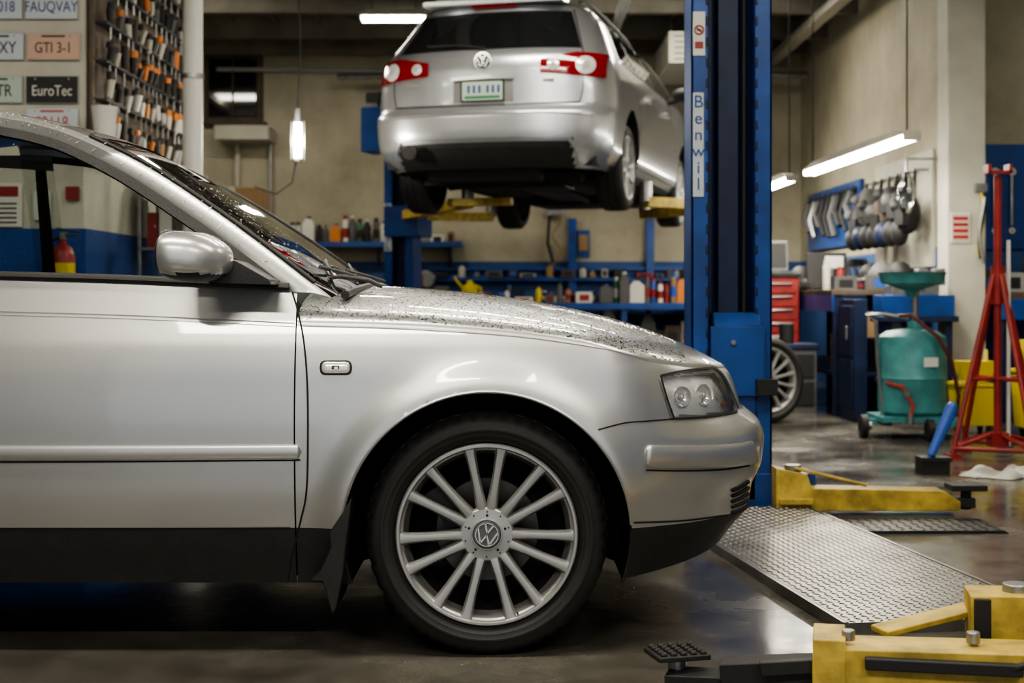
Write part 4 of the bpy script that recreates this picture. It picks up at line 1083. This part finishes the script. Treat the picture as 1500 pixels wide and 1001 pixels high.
for i in range(41):
    r=[]
    for j in range(21):
        u=i/40;v=j/20; e=min(u,1-u,v,1-v)*5; r.append((2.33+.42*u+.03*math.sin(v*9),7.20+.24*v+.04*math.sin(u*11),.004+min(1,e)*(.022+.016*math.sin(u*17+v*5)+.010*math.sin(u*9-v*15)+random.uniform(0,.004))))
    g.append(r)
b.grid(g,cloth); b.done('shop_rag',ang=80)
def bucket(x,y,s):
    b=MB(); b.box((x,y,.06+.14*s),(.24*s,.3*s,.28*s),yelp,taper=1.12); b.box((x,y,.07+.29*s),(.29*s,.35*s,.02),yelp); b.box((x,y-.02,.1+.36*s),(.22*s,.16*s,.14*s),yelp,taper=1.2); b.tube([(x-.12*s,y,.3*s),(x-.12*s,y-.02,.45*s),(x+.12*s,y-.02,.45*s),(x+.12*s,y,.3*s)],.008,steel)
    b.cyl((x+.1*s,y,.45*s),(x+.12*s,y+.05,.62*s),.012,yelp)
    b.box((x,y-.152*s,.06+.14*s),(.12*s,.002,.1*s),red)
    for i in(-1,1):
        for j in(-1,1): b.cyl((x+i*.09*s-.012,y+j*.11*s,.03),(x+i*.09*s+.012,y+j*.11*s,.03),.03,black,n=12); b.cyl((x+i*.09*s,y+j*.11*s,.03),(x+i*.09*s,y+j*.11*s,.07),.008,steel)
    b.done('mop_bucket',bevel=.006)
bucket(3.11,9.6,.90); bucket(3.5,9.3,1.25)
b=MB(); wheel(b,Matrix.Translation((1.86,10.25,.318))@Matrix.Rotation(math.radians(25),4,'Z')@Matrix.Rotation(-.06,4,'X'),full=False,spoke_n=14); b.done('alloy_wheel')
b=MB(); b.b2(2.5,2.60,10.4,10.85,0,.9,blued); b.b2(2.485,2.5,10.42,10.83,.1,.45,blued); b.b2(2.485,2.5,10.42,10.83,.48,.85,blued); b.cyl((2.47,10.5,.6),(2.47,10.5,.7),.008,steel); b.done('narrow_cabinet',bevel=.004)
b=MB(); b.b2(1.9,2.42,11.3,11.7,0,.5,grey) ; b.b2(1.88,2.44,11.28,11.72,.5,.54,blued); b.cyl((2.2,11.4,.54),(2.2,11.4,.7),.06,black,n=16); b.b2(1.92,2.40,11.285,11.3,.05,.24,black); b.b2(1.92,2.40,11.285,11.3,.27,.46,black); b.done('floor_cabinet',bevel=.004)
b=MB(); b.b2(1.5,2.2,13.6,15.0,3.15,3.45,cream)
for k in range(5): b.b2(1.55,2.15,13.59,13.6,3.18+k*.055,3.19+k*.055,grey)
for x in(1.6,2.1): b.cyl((x,14.3,3.45),(x,14.3,3.8),.01,steel)
b.done('shop_heater')

# ============================================================ LIGHT
w=bpy.data.worlds.new('world'); sc.world=w; w.use_nodes=True; bg=w.node_tree.nodes['Background']; bg.inputs[0].default_value=(.90,.95,1,1); bg.inputs[1].default_value=.95
